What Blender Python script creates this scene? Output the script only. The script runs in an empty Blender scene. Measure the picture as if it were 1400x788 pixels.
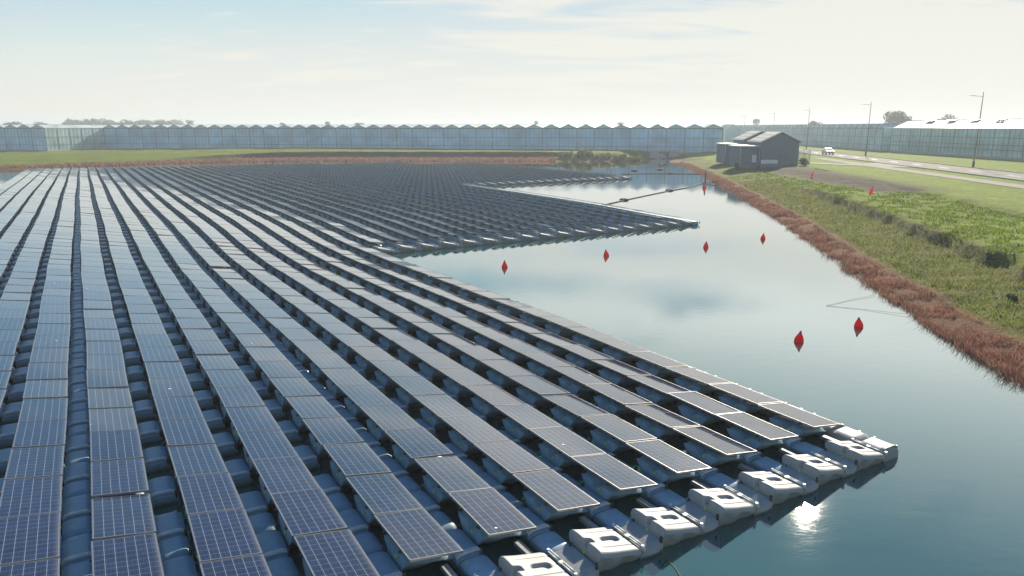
import bpy, bmesh, math, random
import numpy as np
from mathutils import Vector, Matrix
random.seed(7); rng = np.random.default_rng(7)
S = bpy.context.scene
COL = S.collection
sin, cos, pi = math.sin, math.cos, math.pi

# ------------------------------------------------------------------ camera
F, TH, CZ = 969.09, 0.22323, 7.54
cam = bpy.data.cameras.new('camera'); camo = bpy.data.objects.new('camera', cam); COL.objects.link(camo)
cam.sensor_width = 36.0; cam.lens = 36.0 * F / 1400.0; cam.clip_end = 9000; cam.clip_start = 0.1
camo.location = (0, 0, CZ); camo.rotation_euler = (pi / 2 - TH, 0, 0)
S.camera = camo

def G(px, py, z=0.0):
    """point of the horizontal plane z seen at photo position (px, py)"""
    a = (px - 700) / F; b = (py - 394) / F
    fw = cos(TH) - b * sin(TH); dz = sin(TH) + b * cos(TH)
    t = (CZ - z) / dz
    return a * t, fw * t
def proj(x, y, z):
    zz = y * cos(TH) + (CZ - z) * sin(TH); v = (CZ - z) * cos(TH) - y * sin(TH)
    if zz < 0.3: return None
    return 700 + F * x / zz, 394 + F * v / zz

# ------------------------------------------------------------------ materials
def mat(name):
    m = bpy.data.materials.new(name); m.use_nodes = True
    nt = m.node_tree; nt.nodes.clear()
    out = nt.nodes.new('ShaderNodeOutputMaterial'); p = nt.nodes.new('ShaderNodeBsdfPrincipled')
    nt.links.new(p.outputs[0], out.inputs[0])
    return m, nt, p, out
def N(nt, t, **k):
    n = nt.nodes.new(t)
    for a, b in k.items(): setattr(n, a, b)
    return n
def setin(n, **k):
    for a, b in k.items(): n.inputs[a.replace('_', ' ')].default_value = b
def ramp(nt, src, stops):
    r = N(nt, 'ShaderNodeValToRGB'); e = r.color_ramp.elements
    while len(e) < len(stops): e.new(0.5)
    for i, (p, c) in enumerate(stops):
        e[i].position = p; e[i].color = (*c, 1) if len(c) == 3 else c
    nt.links.new(src, r.inputs[0]); return r
def math_(nt, op, a, b=None, c=None, clamp=False):
    n = N(nt, 'ShaderNodeMath', operation=op); n.use_clamp = clamp
    for i, v in enumerate((a, b, c)):
        if v is None: continue
        if isinstance(v, (int, float)): n.inputs[i].default_value = v
        else: nt.links.new(v, n.inputs[i])
    return n.outputs[0]
def mixc(nt, f, a, b, blend='MIX'):
    n = N(nt, 'ShaderNodeMix', data_type='RGBA', blend_type=blend)
    for k, v in ((0, f), (6, a), (7, b)):
        if isinstance(v, (int, float)): n.inputs[k].default_value = v
        elif isinstance(v, tuple): n.inputs[k].default_value = (*v, 1) if len(v) == 3 else v
        else: nt.links.new(v, n.inputs[k])
    return n.outputs[2]
def noise(nt, vec, scale, detail=4, rough=.55, dist=0.0):
    n = N(nt, 'ShaderNodeTexNoise'); setin(n, Scale=scale, Detail=detail, Roughness=rough, Distortion=dist)
    if vec is not None: nt.links.new(vec, n.inputs['Vector'])
    return n
def bump(nt, p, h, strength, dist):
    b = N(nt, 'ShaderNodeBump'); setin(b, Strength=strength, Distance=dist)
    nt.links.new(h, b.inputs['Height']); nt.links.new(b.outputs[0], p.inputs['Normal']); return b

def simple(name, col, rough=.5, metal=0.0, nscale=6.0, var=.18, bmp=0.0, spec=None, coord='Object'):
    m, nt, p, out = mat(name)
    tc = N(nt, 'ShaderNodeTexCoord')
    n = noise(nt, tc.outputs[coord], nscale)
    lo = tuple(c * (1 - var) for c in col); hi = tuple(min(1, c * (1 + var)) for c in col)
    r = ramp(nt, n.outputs[0], [(.3, lo), (.7, hi)])
    nt.links.new(r.outputs[0], p.inputs['Base Color'])
    rr = math_(nt, 'MULTIPLY_ADD', n.outputs[0], .2, rough - .1, clamp=True)
    nt.links.new(rr, p.inputs['Roughness']); p.inputs['Metallic'].default_value = metal
    if spec is not None: p.inputs['Specular IOR Level'].default_value = spec
    if bmp: bump(nt, p, n.outputs[0], .5, bmp)
    return m

M = {}
# float plastic (grey HDPE, shade's blue put into its colour, dirty at the waterline)
def float_mat():
    m, nt, p, out = mat('shade_tinted_float_plastic')
    geo = N(nt, 'ShaderNodeNewGeometry'); oi = N(nt, 'ShaderNodeObjectInfo')
    tc = N(nt, 'ShaderNodeTexCoord')
    n = noise(nt, geo.outputs['Position'], 5.0, 5, .6)
    n2 = noise(nt, geo.outputs['Position'], 38.0, 3, .7)
    r = ramp(nt, n.outputs[0], [(.3, (.18, .30, .38)), (.7, (.26, .38, .46))])
    sx = N(nt, 'ShaderNodeSeparateXYZ'); nt.links.new(geo.outputs['Position'], sx.inputs[0])
    alg = math_(nt, 'MULTIPLY_ADD', sx.outputs[2], -9.0, 1.0)
    alg = math_(nt, 'ADD', alg, math_(nt, 'MULTIPLY_ADD', n.outputs[0], 1.6, -.8), clamp=True)
    c = mixc(nt, alg, r.outputs[0], (.05, .10, .035))
    spots = math_(nt, 'MULTIPLY', math_(nt, 'GREATER_THAN', n2.outputs[0], .69), .5)
    c = mixc(nt, spots, c, (.20, .19, .16))
    nt.links.new(c, p.inputs['Base Color']); setin(p, Roughness=.42)
    bump(nt, p, n2.outputs[0], .15, .01)
    return m
M['float'] = float_mat()
M['edgefloat'] = simple('sunlit_tone_float_plastic', (.30, .31, .305), .55, nscale=9, var=.10, bmp=.004)  # paler copy of the float plastic, sunlight put into its colour
M['link'] = M['float']
def panel_mat():
    m, nt, p, out = mat('solar_cells')
    uv = N(nt, 'ShaderNodeUVMap'); sx = N(nt, 'ShaderNodeSeparateXYZ'); nt.links.new(uv.outputs[0], sx.inputs[0])
    geo = N(nt, 'ShaderNodeNewGeometry')
    # uv: x 0..0.99 m across, y 0..1.65 m along
    def lines(coord, cells, cell, off, w, soft):
        a = math_(nt, 'MULTIPLY_ADD', coord, 1.0 / cell, -off / cell)
        fr = math_(nt, 'FRACT', a)
        d = math_(nt, 'MULTIPLY', math_(nt, 'MINIMUM', fr, math_(nt, 'SUBTRACT', 1.0, fr)), cell)   # metres from gap
        return math_(nt, 'SUBTRACT', 1.0, math_(nt, 'SMOOTH_MIN', math_(nt, 'DIVIDE', d, w), 1.0, .02), clamp=True)
    lx = lines(sx.outputs[0], 6, .158, .021, .0065, 0)
    ly = lines(sx.outputs[1], 10, .158, .030, .0055, 0)
    bx = lines(sx.outputs[0], 18, .158 / 3, .021 + .158 / 6, .0035, 0)
    n = noise(nt, geo.outputs['Position'], .8, 3, .5)
    wn = N(nt, 'ShaderNodeTexWhiteNoise', noise_dimensions='4D')
    cellv = N(nt, 'ShaderNodeVectorMath', operation='SNAP')
    cm = N(nt, 'ShaderNodeVectorMath', operation='SUBTRACT'); nt.links.new(uv.outputs[0], cm.inputs[0]); cm.inputs[1].default_value = (.021, .030, 0)
    nt.links.new(cm.outputs[0], cellv.inputs[0]); cellv.inputs[1].default_value = (.158, .158, 1)
    nt.links.new(cellv.outputs[0], wn.inputs['Vector'])
    at = N(nt, 'ShaderNodeObjectInfo'); nt.links.new(at.outputs['Random'], wn.inputs['W'])
    cellc = ramp(nt, wn.outputs[0], [(0, (.007, .011, .034)), (1, (.011, .020, .062))]).outputs[0]
    c = mixc(nt, math_(nt, 'MULTIPLY', bx, .10), cellc, (.38, .42, .50))
    c = mixc(nt, math_(nt, 'MULTIPLY', ly, .28), c, (.50, .54, .62))
    c = mixc(nt, math_(nt, 'MULTIPLY', lx, .42), c, (.66, .70, .76))
    # dust film, thicker along the low edge, and a few bird droppings
    n3 = noise(nt, geo.outputs['Position'], 2.6, 6, .65)
    dust = math_(nt, 'MULTIPLY_ADD', n3.outputs[0], .045, -.016, clamp=True)
    edge = math_(nt, 'MULTIPLY', math_(nt, 'SMOOTH_MAX', math_(nt, 'MULTIPLY_ADD', sx.outputs[0], 8.0, -7.1), 0.0, .2), .25, clamp=True)
    dust = math_(nt, 'ADD', dust, edge, clamp=True)
    c = mixc(nt, dust, c, (.42, .39, .34))
    vo = N(nt, 'ShaderNodeTexVoronoi'); setin(vo, Scale=1.1, Randomness=1.0); nt.links.new(geo.outputs['Position'], vo.inputs['Vector'])
    n4 = noise(nt, geo.outputs['Position'], 26, 3, .7)
    dd = math_(nt, 'ADD', vo.outputs['Distance'], math_(nt, 'MULTIPLY_ADD', n4.outputs[0], .07, -.035))
    drop = math_(nt, 'LESS_THAN', dd, .030)
    c = mixc(nt, drop, c, (.75, .74, .70))
    nt.links.new(c, p.inputs['Base Color'])
    ro = math_(nt, 'MULTIPLY_ADD', n3.outputs[0], .10, .03)
    ro = math_(nt, 'MAXIMUM', ro, math_(nt, 'MULTIPLY', drop, .8))
    nt.links.new(ro, p.inputs['Roughness'])
    setin(p, IOR=1.5); p.inputs['Coat Weight'].default_value = .6; p.inputs['Coat IOR'].default_value = 1.45; p.inputs['Coat Roughness'].default_value = .05
    p.inputs['Specular IOR Level'].default_value = .55
    return m
M['panel'] = panel_mat()
M['alu'] = simple('anodised_aluminium', (.30, .30, .30), .35, .7, 20, .08)
M['backsheet'] = simple('panel_underside', (.30, .31, .32), .6, 0, 10, .1)
M['dark'] = simple('dark_plastic', (.03, .032, .035), .5)
M['yellow'] = simple('yellow_cap', (.45, .50, .06), .5)
M['rope'] = simple('rope', (.16, .15, .13), .9)
M['mattdark'] = simple('weathered_black_plastic', (.045, .05, .05), .9)
M['concrete'] = simple('concrete', (.36, .35, .33), .85, 0, 3, .2, .01)
M['steelgrey'] = simple('galvanised_steel', (.20, .23, .25), .5, .4)
M['bark'] = simple('bark', (.08, .06, .045), .9)
M['red'] = simple('buoy_red', (.95, .018, .012), .5, 0, 14, .12)
M['white'] = simple('white_paint_and_strip_glow', (.72, .73, .72), .5)

def water_mat():
    m, nt, p, out = mat('water')
    geo = N(nt, 'ShaderNodeNewGeometry')
    n = noise(nt, geo.outputs['Position'], .05, 2, .5)
    r = ramp(nt, n.outputs[0], [(.35, (.004, .062, .062)), (.7, (.006, .082, .076))])
    nt.links.new(r.outputs[0], p.inputs['Base Color'])
    setin(p, Roughness=.02, IOR=1.65); p.inputs['Coat Weight'].default_value = 1.0; p.inputs['Coat IOR'].default_value = 1.7; p.inputs['Coat Roughness'].default_value = .02
    mp = N(nt, 'ShaderNodeMapping'); mp.inputs['Scale'].default_value = (1, 2.2, 1); mp.inputs['Rotation'].default_value = (0, 0, .35)
    nt.links.new(geo.outputs['Position'], mp.inputs['Vector'])
    a = noise(nt, mp.outputs[0], 1.3, 3, .5); b = noise(nt, mp.outputs[0], 9.0, 3, .6); cc = noise(nt, geo.outputs['Position'], .09, 2, .5)
    h = math_(nt, 'ADD', math_(nt, 'MULTIPLY', a.outputs[0], .0042), math_(nt, 'MULTIPLY', b.outputs[0], .0010))
    h = math_(nt, 'MULTIPLY', h, math_(nt, 'MULTIPLY_ADD', cc.outputs[0], 1.6, -.3, clamp=True))
    bm = N(nt, 'ShaderNodeBump'); setin(bm, Strength=1.0, Distance=1.0)
    nt.links.new(h, bm.inputs['Height']); nt.links.new(bm.outputs[0], p.inputs['Normal']); nt.links.new(bm.outputs[0], p.inputs['Coat Normal'])
    return m
M['water'] = water_mat()

def ground_mat():
    m, nt, p, out = mat('ground')
    geo = N(nt, 'ShaderNodeNewGeometry'); P_ = geo.outputs['Position']
    a = N(nt, 'ShaderNodeAttribute', attribute_name='zone'); sp = N(nt, 'ShaderNodeSeparateColor'); nt.links.new(a.outputs['Color'], sp.inputs[0])
    n1 = noise(nt, P_, .35, 5, .6); n2 = noise(nt, P_, 2.2, 6, .7); n3 = noise(nt, P_, 9, 5, .75)
    lush = ramp(nt, n2.outputs[0], [(.3, (.085, .140, .008)), (.7, (.24, .33, .018))]).outputs[0]
    rough = ramp(nt, n3.outputs[0], [(.3, (.022, .032, .005)), (.48, (.085, .105, .010)), (.62, (.19, .205, .020)), (.8, (.22, .17, .07))]).outputs[0]
    patch = ramp(nt, n1.outputs[0], [(.38, (0, 0, 0)), (.62, (1, 1, 1))]).outputs[0]
    pf = math_(nt, 'MULTIPLY', patch, .55)
    n0 = noise(nt, P_, .11, 5, .65)
    pf = math_(nt, 'SUBTRACT', math_(nt, 'ADD', pf, math_(nt, 'MULTIPLY', n0.outputs[0], .9)), .45)
    f = math_(nt, 'ADD', sp.outputs[1], math_(nt, 'SUBTRACT', pf, .3), clamp=True)
    c = mixc(nt, f, rough, lush)
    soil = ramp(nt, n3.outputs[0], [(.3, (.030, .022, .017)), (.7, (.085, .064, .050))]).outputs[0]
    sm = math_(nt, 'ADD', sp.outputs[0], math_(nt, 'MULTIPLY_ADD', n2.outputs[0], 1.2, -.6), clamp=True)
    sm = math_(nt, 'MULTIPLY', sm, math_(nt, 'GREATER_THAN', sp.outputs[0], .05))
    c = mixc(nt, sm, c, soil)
    red = ramp(nt, n3.outputs[0], [(.3, (.07, .035, .022)), (.55, (.20, .085, .050)), (.75, (.28, .17, .10))]).outputs[0]
    rm = math_(nt, 'MULTIPLY', sp.outputs[2], math_(nt, 'MULTIPLY_ADD', n2.outputs[0], 2.2, -.1, clamp=True), clamp=True)
    c = mixc(nt, rm, c, red)
    sz = N(nt, 'ShaderNodeSeparateXYZ'); nt.links.new(P_, sz.inputs[0])
    wet = math_(nt, 'MULTIPLY_ADD', sz.outputs[2], -6.0, .75, clamp=True)
    c = mixc(nt, wet, c, (.05, .045, .030))
    nt.links.new(c, p.inputs['Base Color']); setin(p, Roughness=.95)
    p.inputs['Specular IOR Level'].default_value = .15
    h = math_(nt, 'ADD', math_(nt, 'MULTIPLY', n3.outputs[0], .10), math_(nt, 'MULTIPLY', n2.outputs[0], .25))
    bump(nt, p, h, 1.0, .9)
    return m
M['ground'] = ground_mat()
def foliage(name, lo, hi, trans=.25, scale=1.2):
    m, nt, p, out = mat(name)
    geo = N(nt, 'ShaderNodeNewGeometry')
    n = noise(nt, geo.outputs['Position'], scale, 4, .6)
    wn = N(nt, 'ShaderNodeTexWhiteNoise', noise_dimensions='1D'); nt.links.new(geo.outputs['Random Per Island'], wn.inputs['W'])
    f = math_(nt, 'ADD', math_(nt, 'MULTIPLY', n.outputs[0], .6), math_(nt, 'MULTIPLY', wn.outputs[0], .4))
    r = ramp(nt, f, [(.3, lo), (.75, hi)])
    nt.links.new(r.outputs[0], p.inputs['Base Color']); setin(p, Roughness=.65)
    t = N(nt, 'ShaderNodeBsdfTranslucent'); nt.links.new(r.outputs[0], t.inputs[0])
    mx = N(nt, 'ShaderNodeMixShader'); mx.inputs[0].default_value = trans
    nt.links.new(p.outputs[0], mx.inputs[1]); nt.links.new(t.outputs[0], mx.inputs[2]); nt.links.new(mx.outputs[0], out.inputs[0])
    return m
M['red'] = foliage('buoy_red_shell', (.88, .010, .006), (1.0, .018, .010), .5, 3)
M['reed'] = foliage('red_marsh_stems', (.075, .030, .022), (.50, .26, .18), .4, 2.5)
M['grass'] = foliage('grass_blades', (.06, .11, .006), (.28, .38, .022), .4, .5)
M['drygrass'] = foliage('dry_stems', (.13, .12, .03), (.34, .30, .10), .4, .5)
M['leaf'] = foliage('tree_leaves', (.025, .045, .015), (.08, .11, .03), .3, .25)
M['shrub'] = foliage('shrub_leaves', (.06, .09, .02), (.24, .26, .09), .35, .5)
M['crop'] = foliage('crop_leaves', (.02, .06, .015), (.07, .16, .04), .4, .6)

def asphalt(name, col):
    m, nt, p, out = mat(name)
    geo = N(nt, 'ShaderNodeNewGeometry')
    n = noise(nt, geo.outputs['Position'], .5, 6, .7); n2 = noise(nt, geo.outputs['Position'], 60, 2, .6)
    f = math_(nt, 'ADD', math_(nt, 'MULTIPLY', n.outputs[0], .7), math_(nt, 'MULTIPLY', n2.outputs[0], .3))
    r = ramp(nt, f, [(.35, tuple(c * .75 for c in col)), (.65, tuple(c * 1.2 for c in col))])
    nt.links.new(r.outputs[0], p.inputs['Base Color']); setin(p, Roughness=.9); p.inputs['Specular IOR Level'].default_value = .15
    return m
M['asphalt'] = asphalt('asphalt', (.17, .16, .145))
M['pathc'] = asphalt('cycle_path_concrete', (.22, .205, .18))
def glass(name, col, fac, rough=.12, spec=.5):
    m, nt, p, out = mat(name)
    geo = N(nt, 'ShaderNodeNewGeometry')
    n = noise(nt, geo.outputs['Position'], .22, 3, .55, .4)
    r = ramp(nt, n.outputs[0], [(.3, tuple(c * .8 for c in col)), (.72, tuple(min(1, c * 1.25) for c in col))])
    nt.links.new(r.outputs[0], p.inputs['Base Color']); setin(p, Roughness=rough)
    p.inputs['Specular IOR Level'].default_value = spec
    t = N(nt, 'ShaderNodeBsdfTransparent'); t.inputs[0].default_value = (.85, .93, .95, 1)
    mx = N(nt, 'ShaderNodeMixShader')
    f = math_(nt, 'MULTIPLY_ADD', n.outputs[0], .3, fac - .15, clamp=True); nt.links.new(f, mx.inputs[0])
    nt.links.new(t.outputs[0], mx.inputs[1]); nt.links.new(p.outputs[0], mx.inputs[2]); nt.links.new(mx.outputs[0], out.inputs[0])
    return m
M['gwall'] = glass('greenhouse_wall_glass', (.38, .62, .82), .93, .45)
M['gwall2'] = glass('greenhouse_side_glass', (.50, .72, .72), .66, .3)
M['gwall3'] = glass('screened_glass', (.46, .64, .68), .9, .4)
M['groof'] = glass('greenhouse_roof_glass', (.55, .58, .57), .88, .3, .5)
M['gframe'] = simple('greenhouse_frame', (.11, .18, .23), .5, .2)
M['gwhite'] = simple('greenhouse_gutter', (.55, .58, .58), .5, .2)
M['gfloor'] = simple('greenhouse_floor_sheet', (.55, .58, .58), .8, 0, .5)
def cladding(name, col):
    m, nt, p, out = mat(name)
    tc = N(nt, 'ShaderNodeTexCoord'); w = N(nt, 'ShaderNodeTexWave'); setin(w, Scale=2.4, Distortion=0.0)
    nt.links.new(tc.outputs['Object'], w.inputs['Vector'])
    n = noise(nt, tc.outputs['Object'], 1.2, 4)
    r = ramp(nt, n.outputs[0], [(.3, tuple(c * .85 for c in col)), (.7, tuple(c * 1.15 for c in col))])
    nt.links.new(r.outputs[0], p.inputs['Base Color']); setin(p, Roughness=.5)
    bump(nt, p, w.outputs['Fac'], .5, .03)
    return m
M['clad'] = cladding('slate_cladding', (.085, .135, .19))
M['car'] = simple('silver_car_paint', (.55, .56, .58), .25, .6, 2, .03)
M['carglass'] = simple('car_glass', (.02, .025, .03), .05, 0, 2, .03)
M['tyre'] = simple('tyre', (.02, .02, .02), .8)
M['lamp_glass'] = simple('headlamp_glass', (.7, .72, .72), .1)

# ------------------------------------------------------------------ mesh helpers
class MB:
    def __init__(s): s.v = []; s.f = []; s.m = []; s.sm = []; s.uv = {}
    def quad(s, pts, mi=0, uv=None, smooth=False):
        b = len(s.v); s.v += [tuple(p) for p in pts]; s.f.append(tuple(range(b, b + len(pts)))); s.m.append(mi); s.sm.append(smooth)
        if uv: s.uv[len(s.f) - 1] = uv
    def box(s, x0, x1, y0, y1, z0, z1, mi=0, T=None):
        p = [(x0, y0, z0), (x1, y0, z0), (x1, y1, z0), (x0, y1, z0), (x0, y0, z1), (x1, y0, z1), (x1, y1, z1), (x0, y1, z1)]
        if T: p = [T(*q) for q in p]
        b = len(s.v); s.v += p
        for f in ((3, 2, 1, 0), (4, 5, 6, 7), (0, 1, 5, 4), (1, 2, 6, 5), (2, 3, 7, 6), (3, 0, 4, 7)):
            s.f.append(tuple(b + i for i in f)); s.m.append(mi); s.sm.append(False)
    def tube(s, a, b, r0, r1=None, n=6, mi=0, caps=True):
        a = Vector(a); b = Vector(b); r1 = r0 if r1 is None else r1
        d = (b - a).normalized(); u = d.orthogonal().normalized(); w = d.cross(u)
        k = len(s.v)
        for c, r in ((a, r0), (b, r1)):
            for i in range(n):
                t = 2 * pi * i / n; s.v.append(tuple(c + u * (r * cos(t)) + w * (r * sin(t))))
        for i in range(n):
            j = (i + 1) % n; s.f.append((k + i, k + j, k + n + j, k + n + i)); s.m.append(mi); s.sm.append(True)
        if caps:
            s.f.append(tuple(k + n - 1 - i for i in range(n))); s.m.append(mi); s.sm.append(False)
            s.f.append(tuple(k + n + i for i in range(n))); s.m.append(mi); s.sm.append(False)
    def lathe(s, prof, n=16, mi=0, c=(0, 0, 0)):
        k = len(s.v)
        for r, z in prof:
            for i in range(n):
                t = 2 * pi * i / n; s.v.append((c[0] + r * cos(t), c[1] + r * sin(t), c[2] + z))
        for a in range(len(prof) - 1):
            for i in range(n):
                j = (i + 1) % n; s.f.append((k + a * n + i, k + a * n + j, k + (a + 1) * n + j, k + (a + 1) * n + i)); s.m.append(mi); s.sm.append(True)
    def grid(s, fn, nu, nv, mi=0, smooth=True):
        k = len(s.v)
        for i in range(nu + 1):
            for j in range(nv + 1): s.v.append(fn(i / nu, j / nv))
        for i in range(nu):
            for j in range(nv):
                a = k + i * (nv + 1) + j; s.f.append((a, a + nv + 1, a + nv + 2, a + 1)); s.m.append(mi); s.sm.append(smooth)
    def mesh(s, name, mats):
        me = bpy.data.meshes.new(name); me.from_pydata(s.v, [], s.f)
        for x in (mats if isinstance(mats, (list, tuple)) else [mats]): me.materials.append(x)
        me.polygons.foreach_set('material_index', s.m); me.polygons.foreach_set('use_smooth', s.sm)
        if s.uv:
            uvl = me.uv_layers.new(name='UVMap')
            for fi, uv in s.uv.items():
                p = me.polygons[fi]
                for li, q in zip(p.loop_indices, uv): uvl.data[li].uv = q
        me.update(); return me
def link(name, me, parent=None):
    o = bpy.data.objects.new(name, me); COL.objects.link(o)
    if parent: o.parent = parent
    return o
def empty(name, loc=(0, 0, 0), rz=0.0):
    o = bpy.data.objects.new(name, None); COL.objects.link(o); o.location = loc; o.rotation_euler = (0, 0, rz); o.empty_display_size = .3
    return o
def tag(o, label=None, cat=None, group=None, kind=None):
    if label: o['label'] = label
    if cat: o['category'] = cat
    if group: o['group'] = group
    if kind: o['kind'] = kind
    return o
def copy_tree(o, parent=None):
    c = o.copy(); COL.objects.link(c); c.parent = parent
    for ch in list(o.children): copy_tree(ch, c)
    return c
def fast_mesh(name, verts, faces, mats, mi=None, smooth=False):
    """verts (n,3) array, faces (m,k) array"""
    me = bpy.data.meshes.new(name); nv, nf, k = len(verts), len(faces), faces.shape[1]
    me.vertices.add(nv); me.vertices.foreach_set('co', np.asarray(verts, np.float32).ravel())
    me.loops.add(nf * k); me.loops.foreach_set('vertex_index', np.asarray(faces, np.int32).ravel())
    me.polygons.add(nf); me.polygons.foreach_set('loop_start', np.arange(0, nf * k, k, dtype=np.int32))
    me.polygons.foreach_set('loop_total', np.full(nf, k, np.int32))
    for x in (mats if isinstance(mats, (list, tuple)) else [mats]): me.materials.append(x)
    if mi is not None: me.polygons.foreach_set('material_index', np.asarray(mi, np.int32))
    me.polygons.foreach_set('use_smooth', np.full(nf, smooth))
    me.update(); me.validate(); return me
ORD = ['zeroth', 'first', 'second', 'third', 'fourth', 'fifth', 'sixth', 'seventh', 'eighth', 'ninth', 'tenth', 'eleventh', 'twelfth', 'thirteenth',
       'fourteenth', 'fifteenth', 'sixteenth', 'seventeenth', 'eighteenth', 'nineteenth', 'twentieth']
def ordw(n):
    if n <= 20: return ORD[n]
    t = n // 10; u = n % 10
    return (['', '', 'twenty', 'thirty', 'forty', 'fifty', 'sixty', 'seventy'][t] + '-' + ORD[u]) if u else ['', '', '', 'thirtieth', 'fortieth', 'fiftieth', 'sixtieth'][t]

# ------------------------------------------------------------------ sky + sun
SUN_AZ, SUN_EL = math.radians(24.5), math.radians(26.8)
W = bpy.data.worlds.new('World'); S.world = W; W.use_nodes = True
nt = W.node_tree; nt.nodes.clear()
wo = N(nt, 'ShaderNodeOutputWorld'); bg = N(nt, 'ShaderNodeBackground'); nt.links.new(bg.outputs[0], wo.inputs[0])
sky = N(nt, 'ShaderNodeTexSky', sky_type='NISHITA'); sky.sun_disc = False
sky.sun_elevation = SUN_EL; sky.sun_rotation = SUN_AZ; sky.air_density = 1.0; sky.dust_density = .6; sky.ozone_density = 2.2
tc = N(nt, 'ShaderNodeTexCoord'); sp = N(nt, 'ShaderNodeSeparateXYZ'); nt.links.new(tc.outputs['Generated'], sp.inputs[0])
zc = math_(nt, 'MAXIMUM', sp.outputs[2], 0.0); den = math_(nt, 'ADD', zc, .12)
cx = math_(nt, 'DIVIDE', sp.outputs[0], den); cy = math_(nt, 'DIVIDE', sp.outputs[1], den)
cmb = N(nt, 'ShaderNodeCombineXYZ'); nt.links.new(cx, cmb.inputs[0]); nt.links.new(cy, cmb.inputs[1])
mp = N(nt, 'ShaderNodeMapping'); mp.inputs['Rotation'].default_value = (0, 0, math.radians(-32)); mp.inputs['Scale'].default_value = (.40, 1.15, 1); mp.inputs['Location'].default_value = (.3, .55, 0)
nt.links.new(cmb.outputs[0], mp.inputs['Vector'])
n1 = noise(nt, mp.outputs[0], 2.1, 7, .54, .9); n2 = noise(nt, cmb.outputs[0], .55, 3, .5)
cl = math_(nt, 'ADD', math_(nt, 'MULTIPLY', n1.outputs[0], .7), math_(nt, 'MULTIPLY', n2.outputs[0], .45))
# cover grows towards the right, where the veil is thicker
cl = math_(nt, 'ADD', cl, math_(nt, 'MULTIPLY_ADD', sp.outputs[0], .24, .0))
cr = ramp(nt, cl, [(.505, (.0, .0, .0)), (.62, (1, 1, 1))])
hz = math_(nt, 'POWER', math_(nt, 'SUBTRACT', 1.0, zc), 14.0)
cf = math_(nt, 'MAXIMUM', math_(nt, 'MULTIPLY', math_(nt, 'MULTIPLY', cr.outputs[0], .88), math_(nt, 'MULTIPLY_ADD', zc, -2.9, 1.42, clamp=True)), math_(nt, 'MULTIPLY', hz, .85), clamp=True)
K = 0.085; EXPO = .85
u_ = 1 / (K * 2 ** EXPO)
gr = ramp(nt, zc, [(0, (.78, .785, .71)), (.075, (.70, .76, .73)), (.17, (.40, .61, .74)), (.30, (.11, .38, .58)), (.5, (.09, .25, .52)), (1, (.06, .17, .40))])
grs = N(nt, 'ShaderNodeVectorMath', operation='SCALE'); nt.links.new(gr.outputs[0], grs.inputs[0]); grs.inputs['Scale'].default_value = u_
skm = N(nt, 'ShaderNodeVectorMath', operation='MINIMUM'); nt.links.new(sky.outputs[0], skm.inputs[0]); skm.inputs[1].default_value = (6.2, 6.2, 6.2)
skyt = mixc(nt, .75, skm.outputs[0], grs.outputs[0])
sdn = N(nt, 'ShaderNodeVectorMath', operation='DOT_PRODUCT'); nt.links.new(tc.outputs['Generated'], sdn.inputs[0])
sdn.inputs[1].default_value = (sin(SUN_AZ) * cos(SUN_EL), cos(SUN_AZ) * cos(SUN_EL), sin(SUN_EL))
au = math_(nt, 'POWER', math_(nt, 'MAXIMUM', sdn.outputs['Value'], 0.0), 5.0)
hi_ = N(nt, 'ShaderNodeMapRange', interpolation_type='SMOOTHSTEP'); nt.links.new(zc, hi_.inputs[0]); hi_.inputs[1].default_value = .15; hi_.inputs[2].default_value = .27
gain = math_(nt, 'MULTIPLY_ADD', math_(nt, 'MULTIPLY', au, hi_.outputs[0]), 1.3, 1.0)
cc_ = N(nt, 'ShaderNodeVectorMath', operation='SCALE'); cc_.inputs[0].default_value = (.88 * u_, .87 * u_, .79 * u_); nt.links.new(gain, cc_.inputs['Scale'])
c = mixc(nt, cf, skyt, cc_.outputs[0])
nt.links.new(c, bg.inputs[0]); bg.inputs[1].default_value = K
sl = bpy.data.lights.new('sun', 'SUN'); sl.energy = 4.9; sl.angle = math.radians(.53); sl.color = (1, .88, .70)
so = bpy.data.objects.new('sun', sl); COL.objects.link(so)
sd = Vector((sin(SUN_AZ) * cos(SUN_EL), cos(SUN_AZ) * cos(SUN_EL), sin(SUN_EL)))
so.rotation_euler = (-sd).to_track_quat('-Z', 'Y').to_euler()
S.view_settings.view_transform = 'Standard'; S.view_settings.look = 'None'; S.view_settings.exposure = EXPO; S.view_settings.gamma = 1

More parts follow.
